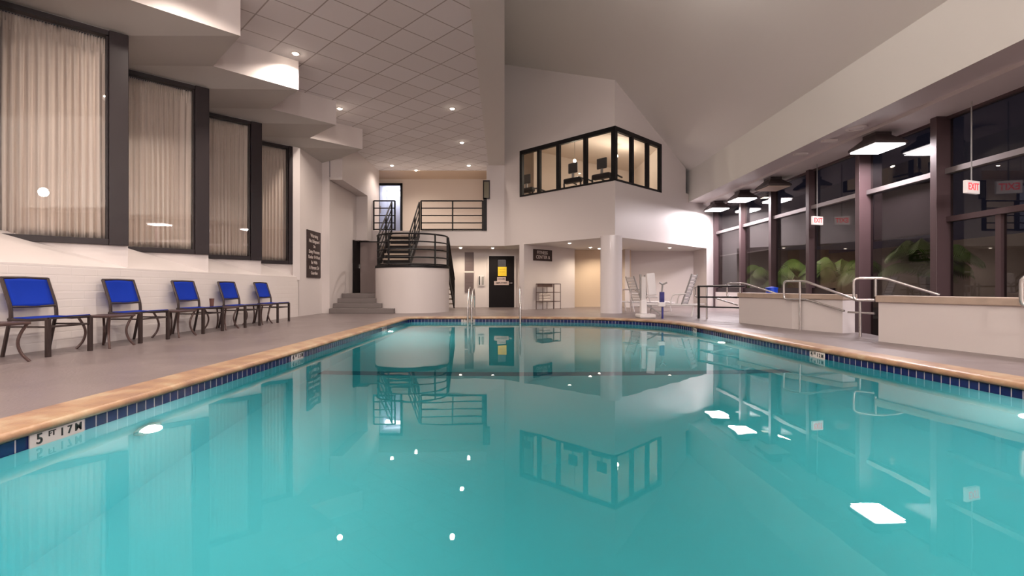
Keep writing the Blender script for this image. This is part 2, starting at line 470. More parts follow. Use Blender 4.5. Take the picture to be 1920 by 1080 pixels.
# depth markers: white plates on the tile band
def depth_marker(x, y, rz, label, body1, body2, body3):
    r = empty('depth_marker', (x, y, -.145), rz, label, 'depth marker', 'depth markers on the waterline tiles')
    # local: x along the wall, -y toward the pool
    p = MB(); p.box(-.182, -.004, .002, .182, .004, .092); pb = p.build('plate', MARKW, r, recenter=False)
    text('number', body1, .085, BLKT, pb, (-.125, -.006, .05), (PI/2,0,0))
    text('unit', body2, .045, BLKT, pb, (-.045, -.006, .062), (PI/2,0,0))
    text('metres', body3, .068, BLKT, pb, (.085, -.006, .05), (PI/2,0,0))
    return r
depth_marker(-2.742, 3.06, PI/2, 'near left white depth marker reading 5 FT', '5', 'FT', '1 7 ᴹ'.replace('ᴹ', 'M'))
depth_marker(-2.742, 6.47, PI/2, 'white depth marker in the middle of the left pool edge', '4', 'FT', '1 2 M')
depth_marker(-2.742, 10.9, PI/2, 'farthest white depth marker on the left pool edge', '3', 'FT', '1 M')
depth_marker(3.985, 6.62, -PI/2-.07, 'white depth marker on the right pool edge', '4', 'FT', '1 2 M')
depth_marker(3.80, 10.55, -PI/2-.16, 'white depth marker at the far right bend of the pool', '3', 'FT', '1 M')
depth_marker(-1.18, 13.598, 0, 'white marker below the left grab rail on the far pool edge', '3', 'FT', '1 M')
for dm in [o for o in bpy.data.objects if o.name.startswith('depth_marker')]: pass

# ------------------------------------------------------------------ floor
out = offset_loop(EDGE, .275)
deck_outer = [(-6.1,-6), (-6.1,21.5), (8.42,21.5), (8.42,13.2), (6.15,13.2), (6.05,8.55), (5.75,7.2), (6.3,4.6), (6.3,-6)]
b = MB(); b.flat([[Vector((p[0],p[1],0)) for p in deck_outer], [Vector((p.x,p.y,0)) for p in out]])
for f in range(len(b.f)): pass
o = b.build('floor', DECK, recenter=False, normals=False)
bm = bmesh.new(); bm.from_mesh(o.data)
for f in bm.faces:
    if f.normal.z < 0: f.normal_flip()
bm.to_mesh(o.data); bm.free()
struct(o, 'grey textured pool deck', 'floor')
b = MB(); b.box(5.6, -6, -.62, 8.42, 13.2, -.5); struct(b.build('floor_ramp', DECK), 'sunken ramp floor behind the low walls', 'floor')
b = MB(); b.box(6.1, 13.2, -.5, 8.2, 13.3, -.005)
b.box(6.05, 8.6, -.5, 6.1, 13.25, -.005)
b.box(5.75, -6, -.5, 5.8, 4.6, -.005); struct(b.build('wall_ramp', CURB), 'side wall of the sunken ramp', 'wall')

# ------------------------------------------------------------------ left wall, saw-tooth bays
WT = [(-5.86, 7.73 + 2.05*k) for k in range(-4, 4)]
FT_ = [(-4.33, 8.08 + 2.2*k) for k in range(-4, 4)]
Wc = []; Fc = []
for i in range(8):
    Wc.append(WT[i]); Fc.append(FT_[i])
    if i < 7:
        Wc.append((WT[i][0]-1.025, WT[i][1]+1.025)); Fc.append((FT_[i][0]-1.09, FT_[i][1]+1.1))
WTOP = 4.63; SZ = 4.80; CZ = 5.38
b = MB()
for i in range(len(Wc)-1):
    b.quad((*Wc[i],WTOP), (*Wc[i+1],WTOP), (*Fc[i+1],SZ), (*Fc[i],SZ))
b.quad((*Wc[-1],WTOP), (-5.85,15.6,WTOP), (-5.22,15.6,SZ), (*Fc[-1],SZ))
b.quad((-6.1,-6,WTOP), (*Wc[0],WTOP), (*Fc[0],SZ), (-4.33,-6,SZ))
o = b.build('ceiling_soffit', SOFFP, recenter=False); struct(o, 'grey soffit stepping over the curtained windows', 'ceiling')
b = MB()
for i in range(len(Fc)-1): b.quad((*Fc[i],SZ), (*Fc[i+1],SZ), (*Fc[i+1],CZ+.05), (*Fc[i],CZ+.05))
b.quad((*Fc[-1],SZ), (-5.22,15.57,SZ), (-5.22,15.57,CZ+.05), (*Fc[-1],CZ+.05))
b.quad((-4.33,-6,SZ), (*Fc[0],SZ), (*Fc[0],CZ+.05), (-4.33,-6,CZ+.05))
struct(b.build('trim_1', PAINT, recenter=False), 'white stepped fascia between the soffit and the tiled ceiling', 'fascia')
# wall under the panes, saw-tooth returns
b = MB()
for i in range(len(Wc)-1):
    p, q = Wc[i], Wc[i+1]
    if i % 2 == 0: b.quad((*p,1.0), (*q,1.0), (*q,WTOP+.02), (*p,WTOP+.02))       # return
    else: b.quad((*p,1.0), (*q,1.0), (*q,1.42), (*p,1.42)); b.quad((*p,4.60), (*q,4.60), (*q,WTOP+.02), (*p,WTOP+.02))
struct(b.build('wall_bays', PAINT, recenter=False), 'white angled bay walls below the curtained windows', 'wall')
b = MB()
b.quad((-5.85,-6,0), (-5.85,13.9,0), (-5.85,13.9,1.08), (-5.85,-6,1.08))
o = b.build('wall_left', BRICK, recenter=False); uvs(o, lambda c: (c.y, c.z)); struct(o, 'white painted brick wall behind the blue chairs', 'wall')
b = MB()
b.quad((-5.85,-6,1.08), (-5.85,13.86,1.08), (-6.9,13.86,1.56), (-6.9,-6,1.56))
struct(b.build('trim_2', PAINT, recenter=False), 'sloping ledge on top of the brick wall', 'ledge')
b = MB()
b.quad((-5.85,13.88,0), (-5.85,15.6,0), (-5.85,15.6,WTOP+.1), (-5.85,13.88,WTOP+.1))
b.quad((-5.85,15.6,0), (-5.62,15.6,0), (-5.62,15.6,WTOP+.2), (-5.85,15.6,WTOP+.2))
b.quad((-5.62,15.6,0), (-5.62,18.65,0), (-5.62,18.65,4.2), (-5.62,15.6,4.2))
b.quad((-5.85,-.8,0), (-5.85,-6,0), (-5.85,-6,WTOP+.1), (-5.85,-.8,WTOP+.1))
struct(b.build('wall_side', PAINT, recenter=False), 'white side wall beyond the curtained windows', 'wall')
b = MB()
b.box(-5.6, 15.59, 4.11, -5.22, 18.3, 5.45)
b.box(-5.9, 18.3, 2.5, -5.22, 19.9, 5.44)
b.quad((-5.66,19.9,2.5), (-5.66,21.35,2.5), (-5.66,21.35,5.44), (-5.66,19.9,5.44))
struct(b.build('wall_bulkhead', PAINT), 'white bulkhead above the steps', 'wall')

def bay_window(i, V, label):
    r = empty('window_%d' % i, (V[0], V[1], 0), PI/4); struct(r, label, 'window')
    L = 1.45; z0, z1 = 1.42, 4.61
    post = .235 if i < 4 else .10
    if i == 4: L2 = 1.28
    else: L2 = L
    f = MB(); f.box(0, -.05, z0, .07, .09, z1); f.box(.07, -.05, z1-.075, L2-post, .09, z1); f.box(.07, -.05, z0, L2-post, .09, z0+.09)
    f.box(L2-post-.03, -.02, z0+.09, L2-post, .09, z1-.075)
    f.build('window_frame', DARK, r, bevel=.006, recenter=False)
    p = MB(); p.box(L2-post, -.07, z0, L2, .12, z1); p.build('jamb_post', DARK, r, bevel=.008, recenter=False)
    g = MB(); g.box(.06, .015, z0+.08, L2-post-.02, .022, z1-.07); g.build('glass_pane', GLASS, r, recenter=False)
    if i == 4:
        w = MB(); w.box(L2, -.07, 1.0, L+.02, .1, 4.6); w.build('reveal', PAINT, r, recenter=False)
    # curtain (its own thing)
    c = empty('curtain', (V[0], V[1], z0+.1), PI/4,
        ['beige pleated curtain hanging behind the largest, nearest window at left', 'beige pleated curtain hanging in the second window from the left',
         'beige pleated curtain hanging in the third window from the left', 'beige pleated curtain in the farthest narrow window beside the sign'][i-1] if i > 0 else 'beige curtain behind the camera', 'curtain', 'curtains in the stepped windows')
    nx = 260; nz = 26; mb = MB(); H = 3.02
    rnd = random.Random(i*13+1); ph = [rnd.uniform(0, 6.28) for _ in range(5)]
    x0, x1 = .05, L2 - post + .06
    for iz in range(nz+1):
        v = iz/nz
        for ix in range(nx+1):
            u = ix/nx; x = x0+(x1-x0)*u
            amp = .026*(1-.5*v) + .006
            ww = 14*2*PI*u*(x1-x0)/1.25 + 1.6*math.sin(5*u+ph[0]) + .8*math.sin(13*u+ph[1]) + .35*math.sin(3*v+7*u+ph[3])
            y = .14 + amp*math.sin(ww) + .012*math.sin(ww*2.1+ph[2])*(1-v)
            zz = H*v
            if v == 1: zz = H + .012*math.sin(40*2*PI*u)
            if v > .955: y = .14 + .011*math.sin(ww*2.6)
            mb.v.append(Vector((x, y, zz)))
    for iz in range(nz):
        for ix in range(nx):
            k = iz*(nx+1)+ix; mb.f.append((k, k+1, k+nx+2, k+nx+1))
    co = mb.build('drape', CURT, c, smooth=True, recenter=False)
    s = co.modifiers.new('sol', 'SOLIDIFY'); s.thickness = .003
    rd = MB(); rd.tube([(x0-.0, .14, H+.02), (x1+.02, .14, H+.02)], .014); rd.build('curtain_rod', GPLAST, c, recenter=False)
    return r
valleys = [(WT[k][0]-1.025, WT[k][1]+1.025) for k in range(3, 7)]
for i in range(4): bay_window(i+1, valleys[i], ['largest nearest stepped window with curtain', 'second stepped window with curtain', 'third stepped window with curtain', 'farthest stepped window beside the sign'][i])
# remaining openings behind the camera closed with plain wall
b = MB()
for i in range(0, 3):
    v = (WT[i][0]-1.025, WT[i][1]+1.025); t = WT[i+1]
    b.quad((*v,1.4), (*t,1.4), (*t,4.55), (*v,4.55))
struct(b.build('wall_bays_near', PAINT, recenter=False), 'plain bay walls nearest the camera', 'wall')

# ------------------------------------------------------------------ ceilings
beamL = [(-.62,-6), (-.68,8.1), (-.88,19.9)]
beamR = [(-.0,-6), (-.12,8.1), (-.28,18.95)]
b = MB(); b.flat([[Vector((-5.9,-6,CZ)), Vector((-5.9,19.85,CZ)), Vector((-.88,19.85,CZ)), Vector((-.68,8.1,CZ)), Vector((-.62,-6,CZ))]])
b.quad((-5.9,-6,CZ+.04), (-5.9,19.85,CZ+.04), (-.5,19.85,CZ+.04), (-.5,-6,CZ+.04))
struct(b.build('ceiling_tiles', CTILE, recenter=False), 'acoustic tile ceiling laid on the diagonal', 'ceiling')
b = MB(); b.box(-5.9, 19.85, CZ-.02, -.9, 21.5, CZ+.05); struct(b.build('ceiling_balcony', TANP), 'tan strip of ceiling above the balcony', 'ceiling')
b = MB()
b.quad((-.62,-6,CZ-.015), (-.68,8.1,CZ-.015), (-.12,8.1,CZ-.015), (-.0,-6,CZ-.015))
b.quad((-.68,8.1,CZ-.015), (-.88,18.95,CZ-.015), (-.28,18.95,CZ-.015), (-.12,8.1,CZ-.015))
b.quad((-.62,-6,CZ-.015), (-.68,8.1,CZ-.015), (-.68,8.1,CZ+.05), (-.62,-6,CZ+.05))
b.quad((-.68,8.1,CZ-.015), (-.88,18.95,CZ-.015), (-.88,18.95,CZ+.05), (-.68,8.1,CZ+.05))
SLZ = lambda x: 5.14+.58*(6.6-x)
b.quad((-.0,-6,CZ-.015), (-.12,8.1,CZ-.015), (-.12,8.1,9.3), (-.0,-6,9.3))
b.quad((-.12,8.1,CZ-.015), (-.28,18.95,CZ-.015), (-.28,18.95,9.3), (-.12,8.1,9.3))
struct(b.build('ceiling_beam', CEILP, recenter=False), 'long flat beam between tiled and sloping ceilings', 'beam')
b = MB(); b.quad((-.4,-6,SLZ(-.4)), (6.6,-6,SLZ(6.6)), (6.6,19.5,SLZ(6.6)), (-.4,19.5,SLZ(-.4)))
struct(b.build('ceiling_slope', CEILP, recenter=False), 'tall sloping white ceiling on the right', 'ceiling')
b = MB(); b.quad((6.6,-6,3.99), (6.6,19.6,3.99), (6.6,19.6,5.16), (6.6,-6,5.16))
struct(b.build('trim_3', CEILP, recenter=False), 'vertical fascia above the glass wall', 'fascia')
b = MB(); b.quad((6.6,-6,3.99), (7.45,-6,4.10), (7.45,20.7,4.10), (6.6,20.7,3.99)); b.box(7.45,-6,4.03,8.34,20.8,4.2)
struct(b.build('ceiling_soffit_right', PAINT, recenter=False), 'soffit strip along the glass wall', 'ceiling')
b = MB()
for zz in (0,): 
    b.quad((-6.9,-6,-.6), (8.5,-6,-.6), (8.5,-6,9.5), (-6.9,-6,9.5))
struct(b.build('wall_back', PAINT, recenter=False), 'white wall behind the camera', 'wall')

# ------------------------------------------------------------------ tower faces
C0 = (3.15, 15.5)
def lf(t, z): return Vector((C0[0]-t, C0[1]+t, z))
def rf(t, z): return Vector((C0[0]+t, C0[1]+t, z))
def face(fn, pts):
    mb = MB(); tri = tessellate_polygon([[Vector((p[0], p[1], 0)) for p in pts]])
    mb.v = [fn(*p) for p in pts]; mb.f = [tuple(t) for t in tri]; return mb
SB = 2.35
o = face(lf, [(0,SB),(3.45,SB),(3.45,9.3),(0,7.3),(0,5.72),(2.86,5.72),(2.86,4.1),(0,4.1)]).build('wall_tower_left', PAINT, recenter=False)
struct(o, 'white angled wall under the left part of the corner window', 'wall')
o = face(rf, [(0,SB),(5.15,SB),(5.15,4.3),(3.3,4.3),(3.3,5.4),(0,7.3),(0,5.72),(2.01,5.72),(2.01,4.1),(0,4.1)]).build('wall_tower_right', PAINT, recenter=False)
struct(o, 'brightly lit white angled wall under the right part of the corner window', 'wall')
b = MB(); b.flat([[Vector(p) for p in ((3.15,15.5,SB),(8.3,20.65,SB),(8.3,21.6,SB),(-.3,21.6,SB),(-.3,18.95,SB))]])
struct(b.build('ceiling_under_tower', CEILP, recenter=False), 'low soffit under the tower', 'ceiling')
# column
b = MB(); b.lathe([(.335,0),(.335,2.40)], (3.1,15.83,0), 48)
struct(b.build('column', mat('column_gloss_paint', (.80,.75,.75), .15), smooth=True), 'round glossy white column under the tower corner', 'column')
# partition wall with sign
P = Vector((.43,18.2)); 
b = MB(); d = Vector((1,1))*S2; nn = Vector((-1,1))*S2
L = 2.08/S2
pp = [P, P+d*L, P+d*L+nn*.23, P+nn*.23]
b.prism([(p.x,p.y) for p in pp], 0, SB+.01)
struct(b.build('wall_partition', PAINT), 'white partition wall carrying the small sign', 'wall')
b = MB(); b.quad((2.3,20.9,0),(4.9,20.9,0),(4.9,20.9,SB),(2.3,20.9,SB)); b.quad((4.9,20.9,0),(4.9,21.5,0),(4.9,21.5,SB),(4.9,20.9,SB))
struct(b.build('wall_corridor', mat('passage_paint', (.76,.60,.44), .55), recenter=False), 'warm tan wall at the end of the passage', 'wall')
b = MB(); b.quad((4.8,21.5,0),(8.4,21.5,0),(8.4,21.5,SB),(4.8,21.5,SB))
b.quad((4.55,20.4,0),(4.75,20.4,0),(4.75,20.4,SB),(4.55,20.4,SB)); b.quad((4.55,20.4,0),(4.55,21.5,0),(4.55,21.5,SB),(4.55,20.4,SB)); b.quad((4.75,20.4,0),(4.75,21.5,0),(4.75,21.5,SB),(4.75,20.4,SB))
struct(b.build('wall_alcove', PAINT, recenter=False), 'white back wall of the alcove behind the loungers', 'wall')
b = MB(); b.prism([(7.7,20.05),(8.3,20.65),(8.3,21.55),(7.7,21.55)], 0, SB+.01); struct(b.build('wall_pier', PAINT), 'bright white pier at the end of the glass wall', 'wall')
# fitness room
b = MB(); fp = [(3.15,15.56),(5.28,17.69),(5.28,22.2),(-.2,22.2),(-.2,18.91)]
b.quad(*[(*p, min(7.05, SLZ(p[0])-.06)) for p in fp]); b.flat([[Vector((*p,3.5)) for p in fp]])
for i in (1,2,3):
    p, q = fp[i], fp[i+1]; b.quad((*p,3.5), (*q,3.5), (*q, min(7.05, SLZ(q[0])-.06)), (*p, min(7.05, SLZ(p[0])-.06)))
b.box(.9, 20.9, 3.5, 1.1, 22.2, 6.9)
struct(b.build('wall_fitness_room', WARMP, recenter=False), 'warm lit walls of the room behind the corner window', 'wall')
w = empty('window_5', (3.15,15.5,4.1)); struct(w, 'black framed corner window high on the tower', 'window')
def wbar(fn, t0, t1, z0, z1, th=.09, name='window_frame'):
    mb = MB(); 
    sgn = -1 if fn is lf else 1
    a, c = fn(t0,0), fn(t1,0); dd = (c-a).normalized(); nv = Vector((-sgn*dd.y*1.0, sgn*dd.x, 0))
    if nv.y > 0: nv = -nv
    pts = [a+nv*.02, c+nv*.02, c-nv*th, a-nv*th]
    mb.prism([(p.x-3.15,p.y-15.5) for p in pts], z0-4.1, z1-4.1)
    return mb.build(name, BLACK, w, recenter=False)
for fn, T, posts in ((lf, 2.86, [.80,1.60,2.22]), (rf, 2.01, [.70,1.38])):
    wbar(fn, 0, T, 5.60, 5.74, name='head_rail'); wbar(fn, 0, T, 4.07, 4.13, name='sill_rail')
    for t in posts: wbar(fn, t-.045, t+.045, 4.13, 5.6, name='mullion')
    wbar(fn, T-.08, T, 4.08, 5.74, name='end_post')
    mb = MB(); a, c = fn(0,0), fn(T,0); s_ = Vector((3.15,15.5,4.1))
    q = [a+Vector((0,.05,4.12)), c+Vector((0,.05,4.12)), c+Vector((0,.05,5.65)), a+Vector((0,.05,5.65))]
    mb.quad(*[x-s_ for x in q]); mb.build('glass_pane', GLASS, w, recenter=False)
mb = MB(); mb.prism([(-.10,.10),(0,-.03),(.10,.10),(0,.2)], -.02, 1.64); mb.build('corner_post', BLACK, w, recenter=False)

# ------------------------------------------------------------------ balcony, far left
BY = 18.95
b = MB(); b.box(-5.66, BY, 2.357, -.3, 21.4, 2.92)
struct(b.build('balcony_slab', PAINT), 'white balcony slab above the far door', 'balcony')
b = MB(); b.box(-.95, BY-.012, 2.35, -.285, 21.38, 5.45)
struct(b.build('wall_balcony_end', PAINT), 'white wall at the right end of the balcony', 'wall')
b = MB()
X0, X1, ZT = -5.12, -4.62, 5.18

DX0, DX1 = -5.64, -4.60
b.quad((DX1,21.3,2.9),(-.9,21.3,2.9),(-.9,21.3,5.4),(DX1,21.3,5.4)); b.quad((DX0,21.3,ZT),(DX1,21.3,ZT),(DX1,21.3,5.4),(DX0,21.3,5.4))
struct(b.build('wall_balcony', WARMP, recenter=False), 'warm white wall at the back of the balcony', 'wall')
# door to corridor
dd = empty('door_1', (DX0,21.3,2.92)); struct(dd, 'dark framed glass door on the balcony', 'door')
W_ = DX1-DX0; H_ = ZT-2.92
m = MB(); m.box(0,-.05,0,.07,.05,H_); m.build('door_frame', BLACK, dd, recenter=False)
m = MB(); m.box(W_-.09,-.05,0,W_,.05,H_); m.build('door_frame', BLACK, dd, recenter=False)
m = MB(); m.box(0,-.05,H_-.09,W_,.05,H_); m.build('door_frame', BLACK, dd, recenter=False)
m = MB(); m.box(.07,0,0,W_-.09,.01,H_-.09); m.build('glass_pane', GLASS, dd, recenter=False)
m = MB(); m.box(.10,-.03,1.0,.14,-.06,1.3); m.build('door_handle', STEEL, dd, recenter=False)
b = MB(); b.quad((-5.8,23.5,2.9),(-4.4,23.5,2.9),(-4.4,23.5,5.3),(-5.8,23.5,5.3)); b.quad((-4.4,21.32,2.9),(-4.4,23.5,2.9),(-4.4,23.5,5.3),(-4.4,21.32,5.3))
b.quad((-5.8,21.32,2.9),(-5.8,23.5,2.9),(-5.8,23.5,5.3),(-5.8,21.32,5.3)); b.quad((-5.8,21.32,5.3),(-4.4,21.32,5.3),(-4.4,23.5,5.3),(-5.8,23.5,5.3)); b.quad((-5.8,21.32,2.93),(-4.4,21.32,2.93),(-4.4,23.5,2.93),(-5.8,23.5,2.93))
struct(b.build('wall_upper_corridor', CORR, recenter=False), 'bluish white corridor behind the balcony door', 'wall')
m = MB(); m.box(-5.75,22.9,4.98,-4.55,23.2,5.12); tag(m.build('ceiling_light', TUBEL), 'bright fluorescent light seen through the balcony door', 'light')
# under the balcony
b = MB()
b.quad((-4.97,20.5,0),(.6,20.5,0),(.6,20.5,2.4),(-4.97,20.5,2.4)); b.quad((-4.97,18.65,0),(-4.97,20.5,0),(-4.97,20.5,2.5),(-4.97,18.65,2.5))
b.quad((.55,18.4,0),(.55,20.5,0),(.55,20.5,2.4),(.55,18.4,2.4))
struct(b.build('wall_far', PAINT, recenter=False), 'white far wall around the black door', 'wall')
# grey door + black leaf by the steps
dd = empty('door_2', (-5.62,18.65,.6)); struct(dd, 'grey door at the top of the four steps', 'door')
m = MB(); m.box(0,0,0,.66,.05,1.9); m.build('door_leaf', GREYDOOR, dd, recenter=False)
m = MB(); m.box(0,-.03,1.86,.66,.0,1.9); m.build('door_frame', DARK, dd, recenter=False)
dd = empty('door_3', (-5.615,17.86,.6)); struct(dd, 'dark door leaf in the side wall above the steps', 'door')
m = MB(); m.box(0,0,0,.04,.74,1.87); lf_ = m.build('door_leaf', BLKDOOR, dd, recenter=False)
m = MB(); m.box(.04,.60,.9,.09,.64,1.05); m.build('door_handle', STEEL, lf_, recenter=False)
# black door
dd = empty('door_4', (-.93,20.5,0)); struct(dd, 'black door with yellow notice under the balcony', 'door')
m = MB(); m.box(0,-.05,0,1.02,-.01,2.07); lf_ = m.build('door_leaf', BLKDOOR, dd, bevel=.004, recenter=False)
m = MB(); m.box(-.07,-.06,0,0,-.0,2.13); m.box(1.02,-.06,0,1.09,0,2.13); m.box(0,-.06,2.07,1.02,0,2.13); m.build('door_frame', PAINT, dd, recenter=False)
m = MB(); m.tube([(.93,-.05,.98),(.93,-.11,.98),(.82,-.11,.98)], .014); m.build('door_handle', STEEL, lf_, recenter=False)
m = MB(); m.box(.36,-.056,1.64,.68,-.050,1.92); tag(m.build('dark_panel', mat('dark_glass',(.004,.004,.006),.15), dd, recenter=False), 'small dark vision panel')
m = MB(); m.box(-.57,20.435,1.26,-.22,20.443,1.63); yl = m.build('notice', YELL); tag(yl, 'bright yellow square notice on the black door', 'sign')
text('lettering', 'CAUTION', .06, mat('ochre_ink',(.45,.28,.01),.6), yl, (0,-.006,.27), (PI/2,0,0)); text('lettering', 'SPA AREA', .05, MATS['ochre_ink'], yl, (0,-.006,.17), (PI/2,0,0)); 
m = MB(); m.box(-.72,20.435,.90,-.13,20.443,1.06); m.box(-.60,20.434,1.06,-.25,20.442,1.22); yl = m.build('notice', PAPER); tag(yl, 'pale paper notice below the yellow one on the black door', 'sign')
text('lettering', 'HOURS', .09, SIGNB, yl, (0,-.008,.24), (PI/2,0,0)); text('lettering', 'EMPLOYEES', .09, SIGNB, yl, (0,-.008,.08), (PI/2,0,0))
# louvre panel
lp = empty('louvre_panel', (-1.73,20.5,.60), 0, 'tall narrow grey brown louvred panel left of the black door', 'vent panel')
m = MB(); m.box(-.18,-.03,0,.18,0,.80); m.box(-.18,-.03,.86,.18,0,1.62); m.build('panel_frame', mat('grey_brown',(.16,.115,.115),.5), lp, recenter=False)
m = MB(); m.box(-.19,-.04,.80,.19,0,.86); m.build('crossbar', TRIMW, lp, recenter=False)
m = MB()
for k in range(28):
    z = .03+k*.056
    if .76 < z < .86: continue
    m.box(-.15,-.042,z,.15,-.03,z+.022)
m.build('louvres', mat('louvre_brown',(.22,.165,.165),.5), lp, recenter=False)
# wall phone
ph = empty('wall_phone', (-1.24,20.5,.86), 0, 'small wall mounted phone left of the black door', 'phone')
m = MB(); m.box(-.12,-.05,0,.12,0,.42); m.build('backplate', WPLAST, ph, bevel=.01, recenter=False)
m = MB(); m.tube(round_path([(-.07,-.06,.06),(-.07,-.10,.10),(-.07,-.10,.34),(-.07,-.06,.38)],.03), .02); m.build('handset', BLACK, ph, recenter=False)
m = MB(); m.box(.02,-.065,.05,.10,-.05,.38); m.build('keypad', GPLAST, ph, recenter=False)

# railings
def rail_panel(name, pts, h, label, bars=5, posts=None, r=.022, group=None, zfun=None):
    """railing following base points; horizontal bars and posts are parts"""
    base = Vector(pts[0]); e = empty(name, base, 0, label, 'railing', group)
    for k in range(bars):
        zz = h*(k)/(bars-1) if bars > 1 else h
        m = MB(); m.tube([Vector(p)-base+Vector((0,0,zz + (.03 if k == 0 else 0))) for p in pts], r if k < bars-1 else r*1.25, 8)
        m.build('rail', BLACK, e, recenter=False)
    for p in (posts or [pts[0], pts[-1]]):
        q = Vector(p)-base; m = MB(); m.box(q.x-.025,q.y-.025,q.z,q.x+.025,q.y+.025,q.z+h); m.build('post', BLACK, e, recenter=False)
    return e
rail_panel('balcony_railing', [(-3.40,BY,2.94),(-1.10,BY,2.94)], 1.10, 'black five bar railing on the right of the balcony', posts=[(-3.40,BY,2.94),(-2.22,BY,2.94),(-1.10,BY,2.94)], group='black railings of balcony and stairs')
rail_panel('balcony_railing', [(-5.17,BY,2.94),(-4.38,BY,2.94)], 1.10, 'short black railing on the left of the balcony before the glass door', group='black railings of balcony and stairs')
m = MB(); m.box(-3.37,BY-.035,2.92,-1.075,BY+.035,2.938); tag(m.build('balcony_kerb', BLACK), 'black kerb strip under the right balcony railing', 'kerb')
m = MB(); m.box(-1.07,BY-.05,2.92,-.94,BY+.06,4.75); tag(m.build('dark_post', BLACK), 'thick black post at the right end of the balcony railing', 'post')
fr = empty('wall_cabinet', (-.965,BY-.02,4.10), 0, 'dark framed olive panel at the right end of the balcony', 'wall panel')
m = MB(); m.box(-.12,-.03,0,.14,.02,.70); m.build('frame', DARK, fr, recenter=False)
m = MB(); m.box(-.08,-.036,.05,.10,-.03,.64); m.build('pane', OLIVE, fr, recenter=False)

# drum landing
DC = Vector((-3.3,16.85)); DR = 1.2; LZ = 1.43
b = MB(); b.lathe([(DR,0),(DR,LZ)], (DC.x,DC.y,0), 72)
struct(b.build('stair_drum', PAINT, smooth=True), 'white curved drum wall carrying the stair landing', 'wall')
st = empty('staircase', (DC.x,DC.y,0), 0, 'black steel staircase rising from the round landing to the balcony', 'staircase')
O = Vector((DC.x,DC.y,0))
m = MB(); m.lathe([(DR+.015,LZ-.01),(DR+.015,LZ+.07)], (0,0,0), 72); m.build('landing', BLACK, st, smooth=True, recenter=False)
NS = 8; rise = (2.92-LZ)/NS; y0 = 17.2; run = (BY-y0)/(NS-1)
for k in range(NS-1):
    yy = y0+run*k - O.y; z = LZ+rise*(k+1)
    m = MB(); m.box(-4.46-O.x, yy, z-.055, -3.5-O.x, yy+run+.03, z); m.build('tread', CONC, st, recenter=False)
m = MB()
for k in range(NS):
    yy = y0+run*k - O.y; z = LZ+rise*k; m.box(-4.44-O.x, yy+.04, z-.12, -3.52-O.x, yy+.08, z+rise-.05)
m.build('riser', BLACK, st, recenter=False)
for xx in (-4.50,-3.47):
    m = MB(); a = Vector((xx,y0-.05,LZ+.0))-O; c = Vector((xx,BY,2.90))-O
    m.v = [a+Vector((-.02,0,-.0)), c+Vector((-.02,0,-.22)), c+Vector((-.02,0,.05)), a+Vector((-.02,0,.26)), a+Vector((.02,0,-.0)), c+Vector((.02,0,-.22)), c+Vector((.02,0,.05)), a+Vector((.02,0,.26))]
    m.f = [(0,1,2,3),(7,6,5,4),(0,4,5,1),(1,5,6,2),(2,6,7,3),(3,7,4,0)]; m.build('stringer', BLACK, st, recenter=False)
# lower flight, going back down on the right
for xx in (-2.16,-2.95):
    m = MB(); a = Vector((xx,17.1,LZ+.06))-O; c = Vector((xx,18.9,.02))-O
    m.v = [a+Vector((-.02,0,-.28)), c+Vector((-.02,0,0)), c+Vector((-.02,0,.28)), a+Vector((-.02,0,0)), a+Vector((.02,0,-.28)), c+Vector((.02,0,0)), c+Vector((.02,0,.28)), a+Vector((.02,0,0))]
    m.f = [(0,1,2,3),(7,6,5,4),(0,4,5,1),(1,5,6,2),(2,6,7,3),(3,7,4,0)]; m.build('stringer', BLACK, st, recenter=False)
for k in range(7):
    m = MB(); yy = 17.1+.25*k-O.y; z = LZ-.18*(k+1)+.05; m.box(-2.93-O.x, yy+.1, z-.05, -2.18-O.x, yy+.38, z); m.build('tread', CONC, st, recenter=False)
G = 'black railings of balcony and stairs'
rail_panel('stair_railing', [(-4.50,y0-.1,LZ+.1),(-4.50,BY,2.94)], 1.05, 'black sloping railing on the left side of the upper stairs', group=G, posts=[(-4.5,y0-.1,LZ+.1),(-4.5,18.1,LZ+.85),(-4.5,BY,2.94)])
rail_panel('stair_railing', [(-3.47,y0-.1,LZ+.1),(-3.47,BY,2.94)], 1.05, 'black sloping railing on the right side of the upper stairs', group=G, posts=[(-3.47,y0-.1,LZ+.1),(-3.47,18.1,LZ+.85),(-3.47,BY,2.94)])
rail_panel('stair_railing', [(-2.16,17.1,LZ+.06),(-2.16,18.9,.12)], .98, 'steep black railing of the lower stairs beside the drum', group=G, posts=[(-2.16,17.1,LZ+.06),(-2.16,18.9,.12)], r=.03)
ap = [(DC.x+(DR-.06)*math.cos(t), DC.y+(DR-.06)*math.sin(t), LZ+.07) for t in [PI*1.02+ (PI*.98+.15)*k/26 for k in range(27)]]
rail_panel('landing_railing', ap, .98, 'black five bar railing curving around the round landing', posts=[ap[0],ap[8],ap[19],ap[-1]], group=G)
# steps to grey door
ds = empty('deck_steps', (-4.7,16,0), 0, 'four grey steps leading from the deck to the grey door', 'steps')
for k,(xr,yf) in enumerate([(-3.62,15.5),(-4.08,15.88),(-4.2,16.28),(-4.3,16.68)]):
    m = MB(); m.box(-5.605+4.7, yf-16, .15*k if k else 0, xr+4.7, 18.64-16, .15*(k+1)); m.build('step', GREYSTEP, ds, bevel=.01, recenter=False)

